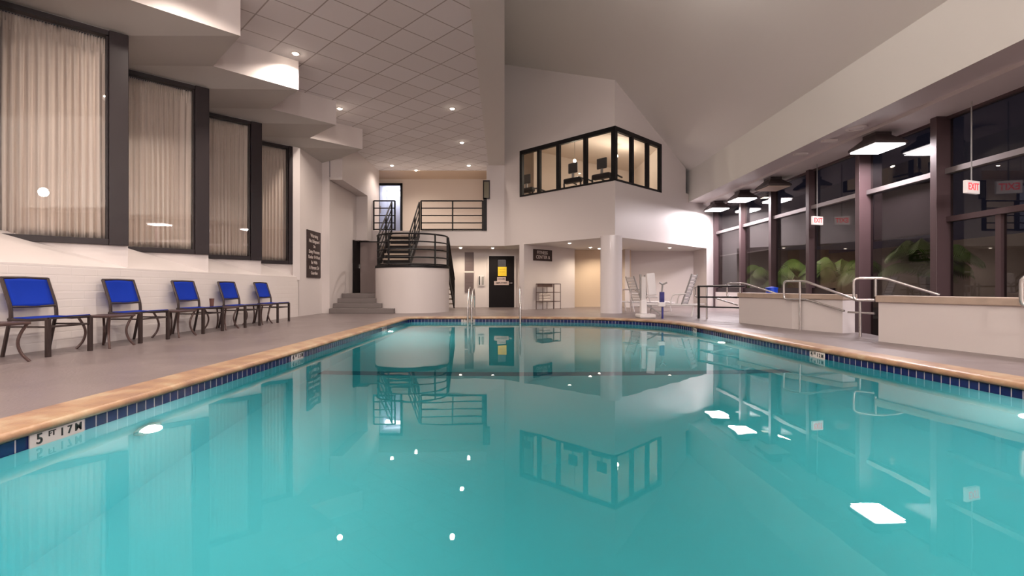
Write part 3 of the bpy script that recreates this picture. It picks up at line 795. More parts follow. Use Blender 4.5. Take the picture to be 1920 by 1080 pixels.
# ------------------------------------------------------------------ glass wall
GX = 8.3
gw = empty('window_6', (GX,10,0)); struct(gw, 'tall dark framed glass wall on the right', 'window')
PY = [20.45,18.1,16,13.97,11.8,9.67,7.55,5.4,3.25,1.1,-1.05,-3.2,-5.9]
for k, y in enumerate(PY):
    thick = k in (4,5)
    m = MB(); m.box(-.26 if thick else -.16, y-10-.075, -.5, .06, y-10+.075, 4.2); m.build('mullion', MULL, gw, bevel=.006, recenter=False)
m = MB(); m.box(-.10,-16,2.94,.05,10.5,3.04); m.build('transom', TRANS, gw, recenter=False)
m = MB(); m.box(-.06,-16,3.98,.05,10.5,4.1); m.build('head_rail', MULL, gw, recenter=False)
m = MB(); m.box(-.08,3.1,.60,.06,10.5,.78); m.build('sill_rail', DARK, gw, recenter=False)
m = MB(); m.box(-.08,-16,-.5,.06,3.3,-.36); m.build('sill_rail', DARK, gw, recenter=False)
m = MB(); m.box(-.08,-4.6,2.03,.05,-.33,2.13); m.build('door_head', MULL, gw, recenter=False)
for y in (8.6,6.45): 
    m = MB(); m.box(-.05,y-10-.05,-.36,.05,y-10+.05,2.05); m.build('door_stile', MULL, gw, recenter=False)
for k in range(len(PY)-1):
    y1, y0_ = PY[k], PY[k+1]; zb = .70 if k < 3 else -.4
    m = MB(); m.box(0,y0_-10,zb,.01,y1-10,2.98); m.build('glass_pane', GLASSR, gw, recenter=False)
    m = MB(); m.box(0,y0_-10,3.0,.01,y1-10,4.05); m.build('glass_pane', GLASSR, gw, recenter=False)
b = MB(); b.box(8.18,13.3,0,8.4,20.7,.62); struct(b.build('wall_curb', CURB), 'low white curb under the glass wall', 'wall')
names = ['farthest grey roller shade, next to the bright pier', 'second grey roller shade from the far end', 'grey roller shade left of the far exit sign', 'grey roller shade behind the far exit sign with a dark hem', 'wide dark grey roller shade between the two thick posts']
bots = [2.05,2.02,2.02,1.92,1.85]
for k in range(5):
    y1, y0_ = PY[k]-.09, PY[k+1]+.09
    e = empty('roller_shade', (GX+.07,(y1+y0_)/2,bots[k]), 0, names[k], 'roller shade', 'roller shades on the glass wall')
    w_ = (y1-y0_)/2
    m = MB(); m.box(-.004,-w_,.03,.004,w_,2.93-bots[k]); m.build('shade_fabric', SHADE, e, recenter=False)
    m = MB(); m.box(-.014,-w_,0,.014,w_,.035); m.build('hem_bar', DARK if k > 1 else GPLAST, e, recenter=False)
# door closer bars near door
m = MB(); m.box(-.02,0,0,.16,.05,.05); m.tube([(.0,0,.03),(-.28,-.05,.03),(-.10,.2,.03)],.012,6)
# outdoors
b = MB(); b.box(8.45,-8,-.6,30,30,-.5); b.box(8.45,13.2,-.499,30,30,-.02); struct(b.build('patio_floor', PATIO), 'dark patio outside the glass', 'floor')
b = MB(); b.box(15,-8,-.5,15.2,30,2.4); b.box(8.5,24,-.5,15,24.2,2.6); struct(b.build('wall_patio', FENCE), 'dim beige wall beyond the patio', 'wall')
def palm(loc, label, h=.7, n=13, s=1.0, seed=1):
    rn = random.Random(seed); e = empty('potted_palm', loc, rn.uniform(0,6), label, 'palm', 'palms outside the glass wall')
    m = MB(); m.lathe([(.10*s,0),(.085*s,h*.5),(.07*s,h)], (0,0,0), 12); m.build('trunk', BARK, e, smooth=True, recenter=False)
    for k in range(n):
        a = 2*PI*k/n+rn.uniform(-.2,.2); le = s*rn.uniform(.8,1.35); up = rn.uniform(.9,2.6)
        dirv = Vector((math.cos(a),math.sin(a),0)); side = Vector((-math.sin(a),math.cos(a),0))
        pts = []
        for i in range(15):
            t = i/14; pts.append(Vector((0,0,h))+dirv*le*t+Vector((0,0,1))*le*(up*t-t*t*(up*.62+.42)))
        m = MB(); m.tube(pts,.009*s,5)
        for i in range(2,15):
            for q in (0,.5):
                p = pts[i-1].lerp(pts[i],q); t = (i-1+q)/14; ll = .40*s*math.sin(PI*min(1,t*.92+.08))**.6+.05
                tang = (pts[i]-pts[i-1]).normalized()
                for sg in (-1,1):
                    tip = p+(side*sg*.85+tang*.55).normalized()*ll+Vector((0,0,-.75*ll)); wd = tang*.020*s
                    mid = p.lerp(tip,.5)+Vector((0,0,.04*ll))
                    m.quad(p-wd,p+wd,mid+wd*1.3,mid-wd*1.3); m.quad(mid-wd*1.3,mid+wd*1.3,tip+wd*.1,tip-wd*.1)
        m.build('frond', LEAF, e, recenter=False, normals=False)
palm((9.7,18.9,-.02), 'green palm outside behind the second pane from the far end', .9, 14, 1.0, 3)
palm((10.4,16.1,-.02), 'green palm outside left of the far exit sign', 1.0, 13, 1.05, 8)
palm((11.2,13.6,-.02), 'green palm outside behind the far exit sign', 1.1, 13, 1.0, 5)
fl = empty('patio_fill_light', (8.75,17.5,3.9), 0, 'small fill light added outside above the glass wall for the palms', 'light')  # added fixture for the patio fill light
m = MB(); m.box(-.12,-.15,0,.12,.15,.12); m.box(-.38,-.03,.04,-.11,.03,.09); m.build('housing', HOOD, fl, recenter=False)
m = MB(); m.box(-.10,-.13,-.012,.10,.13,0); m.build('lens', mat('patio_fill_lens',(1,1,1),.5,emit=(1,.9,.7),es=6), fl, recenter=False)

# ------------------------------------------------------------------ low walls
def low_wall(front, thick, label, zb=0):
    e = empty('low_wall', (front[0][0],front[0][1],0), 0, label, 'low wall', 'low walls with stone caps')
    o_ = Vector(front[0]); n_ = len(front); bk = []
    fr = [Vector(p) for p in front]
    for i in range(n_):
        a = fr[max(0,i-1)]; c = fr[min(n_-1,i+1)]; d_ = (c-a).normalized(); nv = Vector((-d_.y,d_.x)); 
        if nv.x < 0: nv = -nv
        bk.append(fr[i]+nv*thick)
    def ring(g):
        res = []
        for i in range(n_):
            a = fr[max(0,i-1)]; c = fr[min(n_-1,i+1)]; d_ = (c-a).normalized(); nv = Vector((-d_.y,d_.x))
            if nv.x < 0: nv = -nv
            ex = d_*(-g if i == 0 else (g if i == n_-1 else 0))
            res.append((fr[i]-nv*g+ex, bk[i]+nv*g+ex))
        return [(p[0]-o_) for p in res]+[(p[1]-o_) for p in reversed(res)]
    m = MB(); m.prism([(p.x,p.y) for p in ring(0)], zb, .575); m.build('wall_body', PAINT, e, recenter=False)
    m = MB(); m.prism([(p.x,p.y) for p in ring(.03)], .575, .67); m.build('stone_cap', STONECAP, e, bevel=.012, recenter=False)
    return e
low_wall([(5.11,11.4),(5.34,9.66),(5.69,8.72)], .30, 'low white wall with stone cap, the farther one, left of the gap')
low_wall([(5.36,7.41),(5.67,5.61),(6.05,3.2),(6.1,-2)], .30, 'long low white wall with stone cap at the right edge')

# steel handrails
def handrail(name, paths, label, r=.021, m_=None):
    base = Vector(paths[0][0]); e = empty(name, (base.x,base.y,0), 0, label, 'handrail', 'steel handrails around the ramp')
    for nm, p in paths[1:]:
        pass
    return e
def rails(label, loc, pieces, group='steel handrails around the ramp', name='handrail'):
    e = empty(name, (loc[0],loc[1],0), 0, label, 'handrail', group)
    o_ = Vector((loc[0],loc[1],0))
    for nm, pts, r, mm in pieces:
        m = MB(); m.tube([Vector(p)-o_ for p in round_path(pts,.07)], r, 10); m.build(nm, mm, e, smooth=True, recenter=False)
    return e
# B : in front of the farther low wall
a = at(1500,527,9.45); 
rails('steel handrail with rounded end in front of the farther low wall', (a.x,9.45), [
    ('rail', [at(1512,561,9.35), at(1470,561,9.75), at(1470,527,9.75), at(1510,527,9.35), at(1603,562,8.3)], .021, STEEL),
    ('post', [(a.x,9.45,0), (a.x,9.45,.90)], .021, STEEL),
    ('lower_rail', [at(1512,561,9.35), at(1583,583,8.62)], .018, STEEL)])
a = at(1613,562,8.1)
rails('steel handrail loop in the gap between the two low walls', (a.x,8.1), [
    ('rail', [at(1640,563,7.9), at(1601,563,8.1), at(1601,522,8.1), at(1660,522,7.9), at(1762,553,7.45)], .021, STEEL),
    ('post', [at(1642,556,7.9), at(1642,523,7.9)], .018, STEEL),
    ('post', [(a.x,8.1,0), (a.x,8.1,.60)], .021, STEEL),
    ('cross_bar', [at(1590,585,8.3), at(1640,588,7.9)], .016, STEEL)])
rails('steel handrail loop cut off by the right edge of the picture', (5.25,5.2), [
    ('rail', [at(1985,575,5.0), at(1916,575,5.2), at(1916,519,5.2), at(1990,519,5.0), at(2100,560,4.6)], .024, STEEL),
    ('post', [(5.45,5.15,0), (5.45,5.15,.86)], .024, STEEL)])
rails('steel handrail with rounded end beside the black post, farthest right', (4.92,12.8), [
    ('rail', [at(1335,557,12.8), at(1303,557,13.2), at(1303,537,13.2), at(1362,535,12.6), at(1372,537,12.4)], .02, STEEL),
    ('post', [(4.92,12.8,0), (4.92,12.8,.83)], .021, STEEL),
    ('lower_rail', [at(1335,557,12.7), at(1383,572,12.2)], .018, STEEL)])
rails('steel handrail loop behind the farther low wall', (5.5,12.3), [
    ('rail', [at(1382,558,12.2), at(1363,556,12.4), at(1364,531,12.4), at(1395,531,12.1), at(1458,551,11.6)], .02, STEEL),
    ('post', [at(1388,608,12.1)*1.0, at(1388,532,12.1)], .02, STEEL)])
rails('black painted barrier rail between black post and farther low wall', (4.79,13.0), [
    ('post', [(4.79,13.0,0), (4.79,13.0,.84)], .032, BLACK),
    ('rail', [(4.79,13.0,.82), (5.25,11.45,.82)], .018, BLACK),
    ('rail', [(4.79,13.0,.55), (5.25,11.45,.57)], .018, BLACK),
    ('rail', [(4.79,13.0,.30), (5.25,11.45,.33)], .018, BLACK)], group='black barrier rails')
rails('thin steel handrail between the column and the pool lift', (3.78,16.2), [
    ('post', [(3.80,16.2,0), (3.80,16.2,.72)], .022, STEEL),
    ('rail', [at(1168,543,16.4), at(1205,543,16.2)], .018, STEEL),
    ('rail', [at(1190,543,16.2), at(1212,559,15.6)], .018, STEEL)], group='steel handrails around the ramp')
# pool grab rails
for x, lb in ((-1.17,'curved steel grab rail at the far pool edge, the left one'), (.22,'curved steel grab rail at the far pool edge, the right one')):
    rails(lb, (x,14.0), [('rail', [(x,14.45,0), (x,14.42,.62), (x,14.15,.80), (x,13.75,.72), (x,13.42,.30), (x,13.40,-.6)], .025, STEEL),
                         ('rail', [(x+.10,14.45,0), (x+.10,14.42,.60), (x+.1,14.15,.76), (x+.1,13.75,.68), (x+.10,13.42,.28), (x+.10,13.40,-.6)], .025, STEEL)] if x < 0 else
          [('rail', [(x,14.45,0), (x,14.42,.62), (x,14.15,.80), (x,13.75,.72), (x,13.42,.30), (x,13.40,-.6)], .03, STEEL)], group='grab rails of the far pool ladder', name='grab_rail')

# ------------------------------------------------------------------ furniture
def make_chair():
    e = empty('patio_chair', (0,0,0), 0, '', 'chair', 'blue sling chairs along the brick wall')
    for s in (-1,1):
        y = .285*s
        m = MB(); m.tube(round_path([(-.27,y,0),(-.19,y,.40),(-.17,y,.46)],.05), .019, 8); m.build('leg', CHAIRM, e, smooth=True, recenter=False)
        m = MB(); m.box(.225,y-.022,0,.268,y+.022,.43); m.build('leg', CHAIRM, e, bevel=.005, recenter=False)
        m = MB(); m.tube([(-.20,y,.425),(.02,y,.415),(.25,y,.43)], .018, 8); m.tube([(-.19,y,.34),(.24,y,.34)], .010, 6); m.build('seat_rail', CHAIRM, e, smooth=True, recenter=False)
    m = MB()
    for s in (-1,1):
        y = .285*s; m.tube(round_path([(-.17,y,.42),(-.175,y,.56),(-.24,y,.76),(-.285,y,.90)],.12), .020, 8)
    m.tube([(-.285,-.285,.895),(-.293,0,.90),(-.285,.285,.895)], .017, 8); m.tube([(-.178,-.285,.565),(-.19,0,.56),(-.178,.285,.565)], .015, 8)
    m.build('back_frame', CHAIRM, e, smooth=True, recenter=False)
    for px_, pz_ in ((.25,.435),(-.19,.42),(.245,.34)):
        m = MB(); m.tube([(px_,-.285,pz_),(px_,.285,pz_)], .012, 8); m.build('cross_bar', CHAIRM, e, smooth=True, recenter=False)
    def sheet(fn, nu, nv, name, th):
        m = MB()
        for i in range(nu+1):
            for j in range(nv+1): m.v.append(Vector(fn(i/nu, j/nv)))
        for i in range(nu):
            for j in range(nv):
                k = i*(nv+1)+j; m.f.append((k,k+1,k+nv+2,k+nv+1))
        o = m.build(name, BLUES, e, smooth=True, recenter=False); s = o.modifiers.new('s','SOLIDIFY'); s.thickness = th; return o
    sheet(lambda u,v: (-.19+.45*u, -.27+.54*v, .445-.020*math.sin(PI*u)*(.4+.6*math.sin(PI*v))+.012*(u>.93)), 14, 8, 'seat', .008)
    def bf(u,v):
        z = .565+.325*u; x = -.182-.103*u-.02*math.sin(PI*v)*math.sin(PI*u)
        return (x, -.268+.536*v, z)
    sheet(bf, 10, 8, 'backrest', .008)
    return e
ch = make_chair()
cl = ['nearest blue sling chair, cropped by the left edge', 'second blue sling chair from the left, between two side tables', 'third blue sling chair from the left, with the brown cup just beyond it',
      'fourth blue sling chair from the left, next to the last one', 'farthest blue sling chair, nearest the wall sign']
cy = [6.0,7.42,8.87,10.22,11.6]
for k in range(5):
    c = ch if k == 0 else copy_tree(ch)
    c.location = (-5.48, cy[k], 0); c['label'] = cl[k]
def make_table():
    e = empty('side_table', (0,0,0), 0, '', 'side table', 'low side tables between the chairs')
    m = MB(); m.box(-.225,-.225,.395,.225,.225,.425); m.build('tabletop', TABLEM, e, bevel=.008, recenter=False)
    for sx in (-1,1):
        for sy in (-1,1):
            m = MB(); m.tube(smooth3([(.20*sx,.20*sy,.40),(.165*sx,.165*sy,.30),(.15*sx,.15*sy,.2),(.17*sx,.17*sy,.09),(.215*sx,.215*sy,0)]), .015, 8)
            m.build('leg', TABLEM, e, smooth=True, recenter=False)
    return e
def smooth3(p, n=4):
    out = []
    for i in range(len(p)-1):
        p0 = Vector(p[max(i-1,0)]); p1 = Vector(p[i]); p2 = Vector(p[i+1]); p3 = Vector(p[min(i+2,len(p)-1)])
        for k in range(n):
            t = k/n; out.append(.5*((2*p1)+(p2-p0)*t+(2*p0-5*p1+4*p2-p3)*t*t+(3*p1-p0-3*p2+p3)*t**3))
    out.append(Vector(p[-1])); return out
tb = make_table()
tl = ['low brown side table cut off by the left edge, before the first chair', 'low brown side table between the first and second chairs', 'low brown side table between the second and third chairs',
      'low brown side table holding the brown cup, between the third and fourth chairs', 'low brown side table between the fourth and last chairs']
for k, (x, y) in enumerate([(-5.33,5.16),(-5.38,6.72),(-5.42,8.14),(-5.48,9.55),(-5.48,10.92)]):
    t = tb if k == 0 else copy_tree(tb); t.location = (x,y,0); t['label'] = tl[k]
m = MB(); m.lathe([(.030,0),(.042,.16),(.038,.16),(.027,.01)], (-5.60,9.45,.425), 20); tag(m.build('cup', CUPM, smooth=True), 'brown cup standing on the side table between the third and fourth chairs', 'cup')

# wall sign (large)
sg = empty('rules_sign', (-5.85,14.93,1.08), PI/2, 'large dark brown sign with light lettering on the left wall beyond the windows', 'sign')
m = MB(); m.box(-.52,-.03,0,.49,0,1.37); bd = m.build('board', SIGNB, sg, bevel=.004, recenter=False)
for k, (tx, sz) in enumerate([('Warning',.15),('No Lifeguard',.14),('On',.12),('Duty Persons',.14),('Under 14 Must',.135),('Be With',.13),('A Parent Or',.14),('Guardian',.13)]):
    t = text('lettering', tx, sz, SIGNT, bd, (-.015,-.032,1.22-k*.155), (PI/2,0,0), sx=1.05)
# partition sign
mid = P + d*1.15/1
def on_part(s): return P+d*s
c1 = on_part(1.0); 
sg = empty('direction_sign', (c1.x+0,c1.y,1.79), PI/4, 'small dark brown sign with two lines of lettering on the partition wall', 'sign')
m = MB(); m.box(-.52,-.03,0,.52,0,.42); bd = m.build('board', SIGNB, sg, bevel=.004, recenter=False)
text('lettering', 'FITNESS', .17, SIGNT, bd, (-.04,-.033,.30), (PI/2,0,0)); text('lettering', 'CENTER &', .17, SIGNT, bd, (.0,-.033,.13), (PI/2,0,0)); 

# rack
c2 = on_part(1.02)-nn*.28
rk = empty('towel_rack', (c2.x,c2.y,0), PI/4, 'bronze wire towel rack standing against the partition wall', 'rack')
for sx in (-.5,.1,.5):
    for sy in (-.16,.16):
        m = MB(); m.tube([(sx,sy,0),(sx,sy,.93)], .012, 8); m.build('leg', TABLEM, rk, recenter=False)
for z in (.93,.62,.28):
    m = MB(); m.tube([(-.5,-.16,z),(.5,-.16,z),(.5,.16,z),(-.5,.16,z)],.012,6,closed=True)
    for k in range(9): m.tube([(-.5+.125*k,-.16,z),(-.5+.125*k,.16,z)],.006,5)
    m.build('shelf', TABLEM, rk, recenter=False)
m = MB(); m.box(-.48,-.14,.82,.08,.14,.92); m.build('top_box', mat('wicker_brown',(.13,.08,.065),.7,bump=.5,bscale=90), rk, bevel=.01, recenter=False)
for k in range(3):
    m = MB(); m.box(-.40+.16*0,-.13,.29+.10*k,-.02,.13,.385+.10*k)
    t = m.build('folded_towel', mat('towel_cloth',(.72,.64,.58),.9,bump=.5,bscale=60), None, bevel=.03); 
    t.matrix_world = Rz(PI/4,(c2.x,c2.y,0)) @ Matrix.Translation(t.location)
    tag(t, ['bottom','middle','top'][k]+' folded towel of the stack on the lower shelf of the towel rack', 'towel', 'towels folded on the rack')

# loungers
def lounger(loc, rz, label, tilt=1.25):
    e = empty('sun_lounger', loc, rz, label, 'sun lounger', 'white sun loungers at the far right corner of the pool')
    m = MB()
    for s in (-1,1): m.tube(round_path([(-.55,.28*s,.32),(.9,.28*s,.30),(1.15,.28*s,.26)],.05), .024, 8)
    m.tube([(1.15,-.28,.26),(1.15,.28,.26)],.022,8); m.build('frame', WPLAST, e, smooth=True, recenter=False)
    for x in (-.4,.95):
        for s in (-1,1): 
            q = MB(); q.tube([(x,.27*s,.30),(x+.05,.30*s,0)], .022, 8); q.build('leg', WPLAST, e, recenter=False)
    m = MB()
    for k in range(13): m.box(-.05+.095*k,-.26,.315,-.05+.095*k+.07,.26,.335)
    m.build('seat', WPLAST, e, recenter=False)
    ca, sa = math.cos(tilt), math.sin(tilt); m = MB()
    for k in range(9):
        M = Matrix.Translation((-.08,0,.33)) @ Matrix.Rotation(-(PI-tilt),4,'Y')
        m.box(.02+.095*k,-.26,-.01,.02+.095*k+.07,.26,.012, M)
    m.build('backrest', WPLAST, e, recenter=False)
    for s in (-1,1):
        m = MB(); m.tube([(-.08,.28*s,.33),(-.08-.88*ca,.28*s,.33+.88*sa)], .022, 8); m.build('back_frame', GPLAST, e, recenter=False)
        m = MB(); m.tube(round_path([(-.22,.31*s,.62),(.15,.31*s,.60),(.22,.31*s,.33)],.08), .02, 8); m.build('armrest', WPLAST, e, smooth=True, recenter=False)
    return e
lounger((4.75,14.2,0), 2.55, 'white sun lounger with raised back beside the black barrier rail')
lounger((4.25,16.9,0), .25, 'white sun lounger behind the pool lift')

# pool lift
pl = empty('pool_lift', (3.6,13.35,0), 0, 'white pool lift chair with navy mast at the far right pool corner', 'pool lift')
m = MB(); m.box(-.30,-.30,0,.12,.25,.10); m.build('base', WPLAST, pl, bevel=.03, recenter=False)
m = MB(); m.box(-.20,-.06,.1,-.08,.06,1.08); m.box(-.22,-.08,.1,-.06,.08,.45); m.build('column', WPLAST, pl, bevel=.02, recenter=False)
m = MB(); m.box(-.23,-.03,.52,-.20,.05,1.14); m.build('cover_strip', GPLAST, pl, recenter=False)
m = MB(); m.box(-.045,-.10,.52,.22,.26,.57, Matrix.Rotation(0,4,'Z')); m.build('seat', WPLAST, pl, bevel=.02, recenter=False)
m = MB(); M = Matrix.Translation((-.02,.0,.58)) @ Matrix.Rotation(-.10,4,'Y'); m.box(-.02,-.14,0,.20,-.10,.58,M); m.build('backrest', WPLAST, pl, bevel=.02, recenter=False)
m = MB(); m.tube([(-.06,.02,.58),(-.10,.02,1.12)],.022,8); m.build('back_tube', GPLAST, pl, recenter=False)
m = MB(); m.tube(round_path([(.24,-.2,.05),(.24,-.2,.12),(.0,0,.30),(-.1,0,.35)],.05),.02,8); m.build('footrest_tube', GPLAST, pl, recenter=False)
mast = empty('lift_mast', (3.86,12.95,0), 0, 'navy blue post with grey T handle beside the pool lift', 'post')
m = MB(); m.box(-.035,-.03,0,.005,.03,.68); m.build('post', NAVY, mast, bevel=.006, recenter=False)
m = MB(); m.box(-.085,-.045,.40,.025,.045,.68); m.build('sleeve', NAVY, mast, bevel=.01, recenter=False)
m = MB(); m.box(-.13,-.06,.30,.05,.06,.42); m.build('knob_cover', WPLAST, mast, bevel=.02, recenter=False)
m = MB(); m.tube([(-.03,0,.68),(-.01,0,.88)],.022,8); m.tube(round_path([(-.09,0,.92),(-.01,0,.87),(.10,0,.92)],.03),.022,8); m.build('handle', GPLAST, mast, recenter=False)
# blue bin
bn = empty('towel_bin', (7.05,13.75,0), 0, 'bright blue bin standing behind the farther low wall', 'bin')
m = MB(); m.lathe([(.11,0),(.145,.62),(.15,.78),(.135,.78),(.10,.03)], (0,0,0), 24); m.build('bin_body', BLUEP, bn, smooth=True, recenter=False)
m = MB(); m.lathe([(.16,.76),(.16,.79),(.02,.82)], (0,0,0), 24); m.build('bin_rim', BLUEP, bn, smooth=True, recenter=False)

# fitness machines
def treadmill(loc, rz, label):
    e = empty('treadmill', loc, rz, label, 'treadmill', 'treadmills behind the corner window')
    m = MB(); m.box(-.38,-1.5,0,.38,.2,.18); m.build('running_deck', BLACK, e, bevel=.02, recenter=False)
    for s in (-1,1):
        m = MB(); m.tube(round_path([(.36*s,.1,.15),(.36*s,.16,1.0),(.34*s,-.1,1.08),(.36*s,-.55,1.02)],.1),.03,8); m.build('handrail', BLACK, e, smooth=True, recenter=False)
    m = MB(); m.box(-.36,.0,.92,.36,.22,1.10); cb = m.build('console_base', BLACK, e, bevel=.05, recenter=False)
    m = MB(); m.box(-.20,.08,1.26,.20,.14,1.62, Matrix.Translation((0,0,0))); m.build('screen', mat('screen_back',(.03,.028,.03),.4), cb, bevel=.03, recenter=False)
    m = MB(); m.box(-.04,.09,1.08,.04,.13,1.28); m.build('screen_stem', GPLAST, cb, recenter=False)
    return e
a = 3*PI/4
for (px,py,Y,lb) in ((1132,303,17.0,'black treadmill behind the pane nearest the window corner'), (1078,315,17.65,'black treadmill behind the middle panes of the corner window'), (991,331,19.45,'black treadmill behind the leftmost pane of the corner window')):
    p = at(px,py,Y); treadmill((p.x,p.y,3.5), a, lb)

# ------------------------------------------------------------------ lights
def spot(loc, power, col=(1,.85,.74), size=2.6, blend=.7, r=.06):
    l = bpy.data.lights.new('spot', 'SPOT'); l.energy = power; l.color = col; l.spot_size = size; l.spot_blend = blend; l.shadow_soft_size = r
    o = bpy.data.objects.new('spot', l); COL.objects.link(o); o.location = loc; return o
DP = 300
FILL_GLOBE = 300
DL = [(-4.41,12.97,'lit ceiling downlight above the third stepped fascia'), (-1.53,12.97,'lit ceiling downlight nearest the beam, frontmost of its row'), (-1.58,16,'lit ceiling downlight second along the beam'),
      (-1.62,19,'lit ceiling downlight at the far end of the beam'), (-4.5,19,'lit ceiling downlight at the far left above the glass door'), (-3.74,19.75,'lit ceiling downlight in the middle above the balcony edge'),
      (-4.24,9.93,'lit ceiling downlight above the largest visible stepped fascia'),
      (-4.2,6.9,'x'),(-1.5,6.9,'x'),(-4.2,3.9,'x'),(-1.5,3.9,'x'),(-4.2,.9,'x'),(-1.5,.9,'x'),(-4.2,-2.1,'x'),(-1.5,-2.1,'x')]  # x: unseen downlights added for ambient fill
def downlight(x, y, z, label, lens, r=.055, group='recessed ceiling downlights', power=0, **kw):
    e = empty('downlight', (x,y,z), 0, label, 'downlight', group)
    m = MB(); m.lathe([(r*1.5,0),(r*1.45,-.012),(r,-.014),(r,0)], (0,0,0), 24, caps=False); m.build('trim_ring', TRIMW, e, smooth=True, recenter=False)
    m = MB(); m.lathe([(r,-.004),(r*.9,-.02),(r*.5,-.035),(.005,-.04)], (0,0,0), 24); m.build('lamp_lens', lens, e, smooth=True, recenter=False)
    if power:
        s = spot((0,0,-.07), power, **kw); s.parent = e
    return e
for x, y, lb in DL:
    downlight(x, y, CZ, lb if lb != 'x' else 'unseen ceiling downlight added as fill above the camera end of the pool', DOWNL, power=DP if y < 18 else 90)
G2 = 'small downlights in the low soffits'
for x, y, lb in ((-2.0,19.7,'small downlight under the balcony, left of the black door'), (-.75,19.7,'small downlight under the balcony above the black door'),
              (2.0,17.6,'small downlight in the tower soffit near the small sign'), (3.0,19.4,'small downlight in front of the tan passage, left'), (3.45,20.0,'small downlight in front of the tan passage, right'),
              (6.1,19.6,'small downlight in the soffit above the loungers')):
    downlight(x, y, 2.35, lb, DOWNL2, .06, G2, power=75, col=(1,.82,.62), size=2.7)
for x, y, z, lb in ((2.35,19.0,5.55,'small round lamp glowing inside the room behind the corner window'), (3.9,18.9,5.7,'second small round lamp inside the room behind the corner window')):
    e = empty('room_lamp', (x,y,z), 0, lb, 'lamp', 'lamps inside the room behind the corner window')
    m = MB(); m.lathe([(.01,-.06),(.05,-.04),(.06,0),(.045,.045),(.015,.06)], (0,0,0), 16); m.build('globe', DOWNL2, e, smooth=True, recenter=False)
    m = MB(); m.tube([(0,0,.05),(0,0,SLZ(x)-.17-z)], .008, 6); m.build('stem', GPLAST, e, recenter=False)
    l = bpy.data.lights.new('room_point', 'POINT'); l.energy = 55; l.color = (1,.85,.68); l.shadow_soft_size = .08
    o = bpy.data.objects.new('room_point', l); COL.objects.link(o); o.location = (0,0,-.16); o.parent = e

def area(loc, sx, sy, power, col, rot=(0,0,0), parent=None):
    l = bpy.data.lights.new('area', 'AREA'); l.shape = 'RECTANGLE'; l.size = sx; l.size_y = sy; l.energy = power; l.color = col
    o = bpy.data.objects.new('area', l); COL.objects.link(o); o.location = loc; o.rotation_euler = rot
    if parent: o.parent = parent
    return o
def pendant(y, label, lit=True, x=7.72):
    e = empty('pendant_lamp', (x,y,3.74), 0, label, 'pendant lamp', 'square lamps along the glass wall')
    m = MB(); k = 0
    b0 = [(-.34,-.42),(.34,-.42),(.34,.42),(-.34,.42)]; b1 = [(-.17,-.2),(.17,-.2),(.17,.2),(-.17,.2)]
    m.v = [Vector((*p,0)) for p in b0]+[Vector((*p,.05)) for p in b0]+[Vector((*p,.22)) for p in b1]+[Vector((*p,.40)) for p in b1]
    for r_ in range(3):
        for i in range(4): j = (i+1)%4; m.f.append((r_*4+i,r_*4+j,r_*4+4+j,r_*4+4+i))
    m.f.append((12,13,14,15)); m.f.append((3,2,1,0)); hs = m.build('housing', HOOD, e, bevel=.01, recenter=False)
    m = MB(); m.box(-.31,-.39,-.03,.31,.39,-.002); m.build('lamp_lens', LENSW if lit else LENSOFF, hs, bevel=.012, recenter=False)
    if lit: area((0,0,-.06), .6, .76, 185, (1,.89,.93), parent=e)
    return e
pendant(10.72, 'large lit square lamp nearest the camera on the right'); pendant(15.0, 'unlit square lamp between the lit ones', False)
pendant(17.0, 'lit square lamp third along the glass wall'); pendant(19.1, 'farthest lit square lamp beside the bright wall')
for y in (4.6,2.0,-.6): pendant(y, 'unseen square lamp added to light the low wall and right deck')  # added out of view to light the low wall and deck
# globe lamps added out of view as fill, to flatten the hall lighting
for x, y, z in ((-3.2,-3.6,4.3),(1.2,-3.6,4.9),(5.0,-3.6,4.3),(1.6,.6,6.9),(1.2,3.6,7.2),(2.7,8.5,6.55)):
    e = empty('fill_globe', (x,y,z), 0, 'unseen white globe added to brighten the hall', 'lamp', 'unseen globes added as fill light')
    m = MB(); m.lathe([(.02,-.16),(.11,-.12),(.16,0),(.11,.12),(.03,.16)], (0,0,0), 20); m.build('globe', mat('fill_globe_glass',(1,1,1),.5,emit=(1,.90,.84),es=FILL_GLOBE*2.2) if y < 0 else mat('fill_globe_glass_small',(1,1,1),.5,emit=(1,.90,.84),es=FILL_GLOBE*.36), e, smooth=True, recenter=False)
    m = MB(); m.tube([(0,0,.15),(0,0,(5.37 if x < 0 else SLZ(x)-.01)-z)], .012, 6); m.build('stem', GPLAST, e, recenter=False)
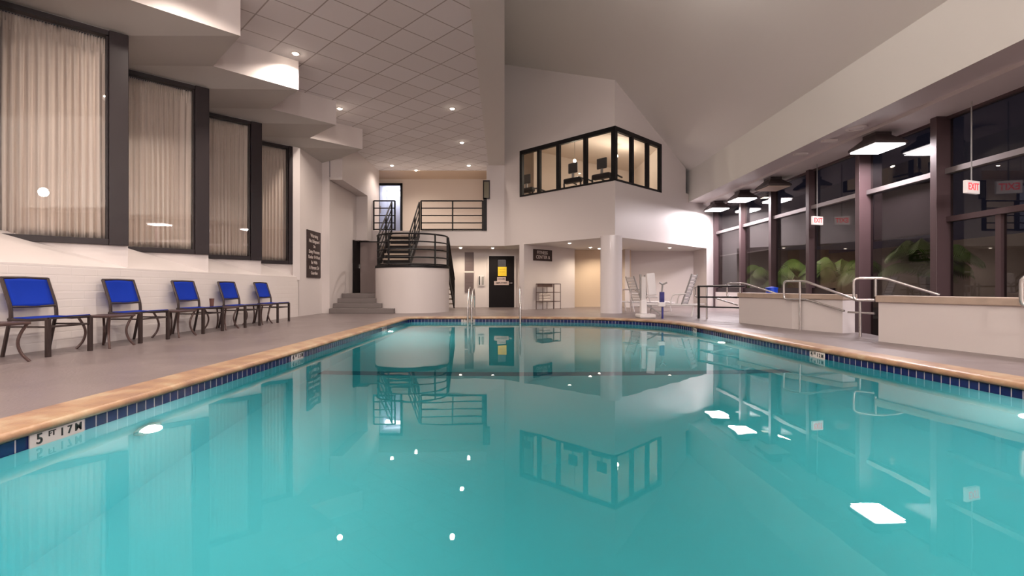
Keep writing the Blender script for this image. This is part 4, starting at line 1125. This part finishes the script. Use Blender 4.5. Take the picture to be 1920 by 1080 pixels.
# soffit diffusers
m = MB(); m.lathe([(.20,0),(.19,-.02),(.13,-.03),(.12,-.01),(.06,-.03),(.01,-.03)], (7.0,10.3,4.035), 24); tag(m.build('air_diffuser', TRIMW, smooth=True), 'round white air diffuser in the soffit near the large lamp', 'diffuser')
for y,lb in ((11.1,'near'),(12.2,'far')):
    m = MB(); m.box(6.8,y-.06,3.985+.0,7.1,y+.06,4.03); tag(m.build('slot_vent', TRIMW), lb+' small slot vent in the soffit beyond the round diffuser', 'vent', 'slot vents')

# exit signs
def exit_sign(x, y, z, label, rz=-.5):
    e = empty('exit_sign', (x,y,z), 0, label, 'exit sign', 'hanging exit signs'); e.rotation_euler = (0,0,-rz*-1)
    m = MB(); m.box(-.18,-.03,-.11,.18,.03,.11); bx = m.build('sign_box', EXITW, e, bevel=.006, recenter=False)
    text('lettering', 'EXIT', .17, REDT, bx, (0,-.033,0), (PI/2,0,0), sx=.85)
    m = MB(); m.tube([(0,0,.11),(0,0,4.02-z)], .011, 8); m.build('hanging_rod', GPLAST, e, recenter=False)
    return e
exit_sign(7.98,8.8,2.53,'white exit sign with red letters hanging near the right edge', .35)
exit_sign(7.98,13.25,2.54,'smaller white exit sign with red letters hanging farther away', .35)

# ------------------------------------------------------------------ world, camera
w = bpy.data.worlds.new('world'); bpy.context.scene.world = w; w.use_nodes = True
w.node_tree.nodes['Background'].inputs['Color'].default_value = (.05,.05,.09,1); w.node_tree.nodes['Background'].inputs['Strength'].default_value = .25
fo = area((9.0,17.0,3.9), .5, .5, 110, (1,.9,.7)); fo.rotation_euler = (0,-.3,0)  # added fill light outside, brightens the palms
cam = bpy.data.cameras.new('camera'); co = bpy.data.objects.new('camera', cam); COL.objects.link(co)
co.location = (0,0,CAMZ); co.rotation_euler = (PI/2,0,0); cam.sensor_width = 36; cam.lens = 36*F/1920; cam.clip_start = .05; cam.clip_end = 200
sc = bpy.context.scene; sc.camera = co
sc.view_settings.view_transform = 'Standard'; sc.view_settings.look = 'None'; sc.view_settings.gamma = 1; sc.view_settings.use_curve_mapping = False
sc.view_settings.exposure = -0.15
sc.cycles.max_bounces = 9; sc.cycles.diffuse_bounces = 4; sc.cycles.glossy_bounces = 4; sc.cycles.transmission_bounces = 6; sc.cycles.volume_bounces = 1; sc.cycles.use_adaptive_sampling = True; sc.cycles.adaptive_threshold = .04; sc.cycles.transparent_max_bounces = 16
sc.cycles.sample_clamp_indirect = 4; sc.cycles.caustics_refractive = False; sc.cycles.caustics_reflective = False
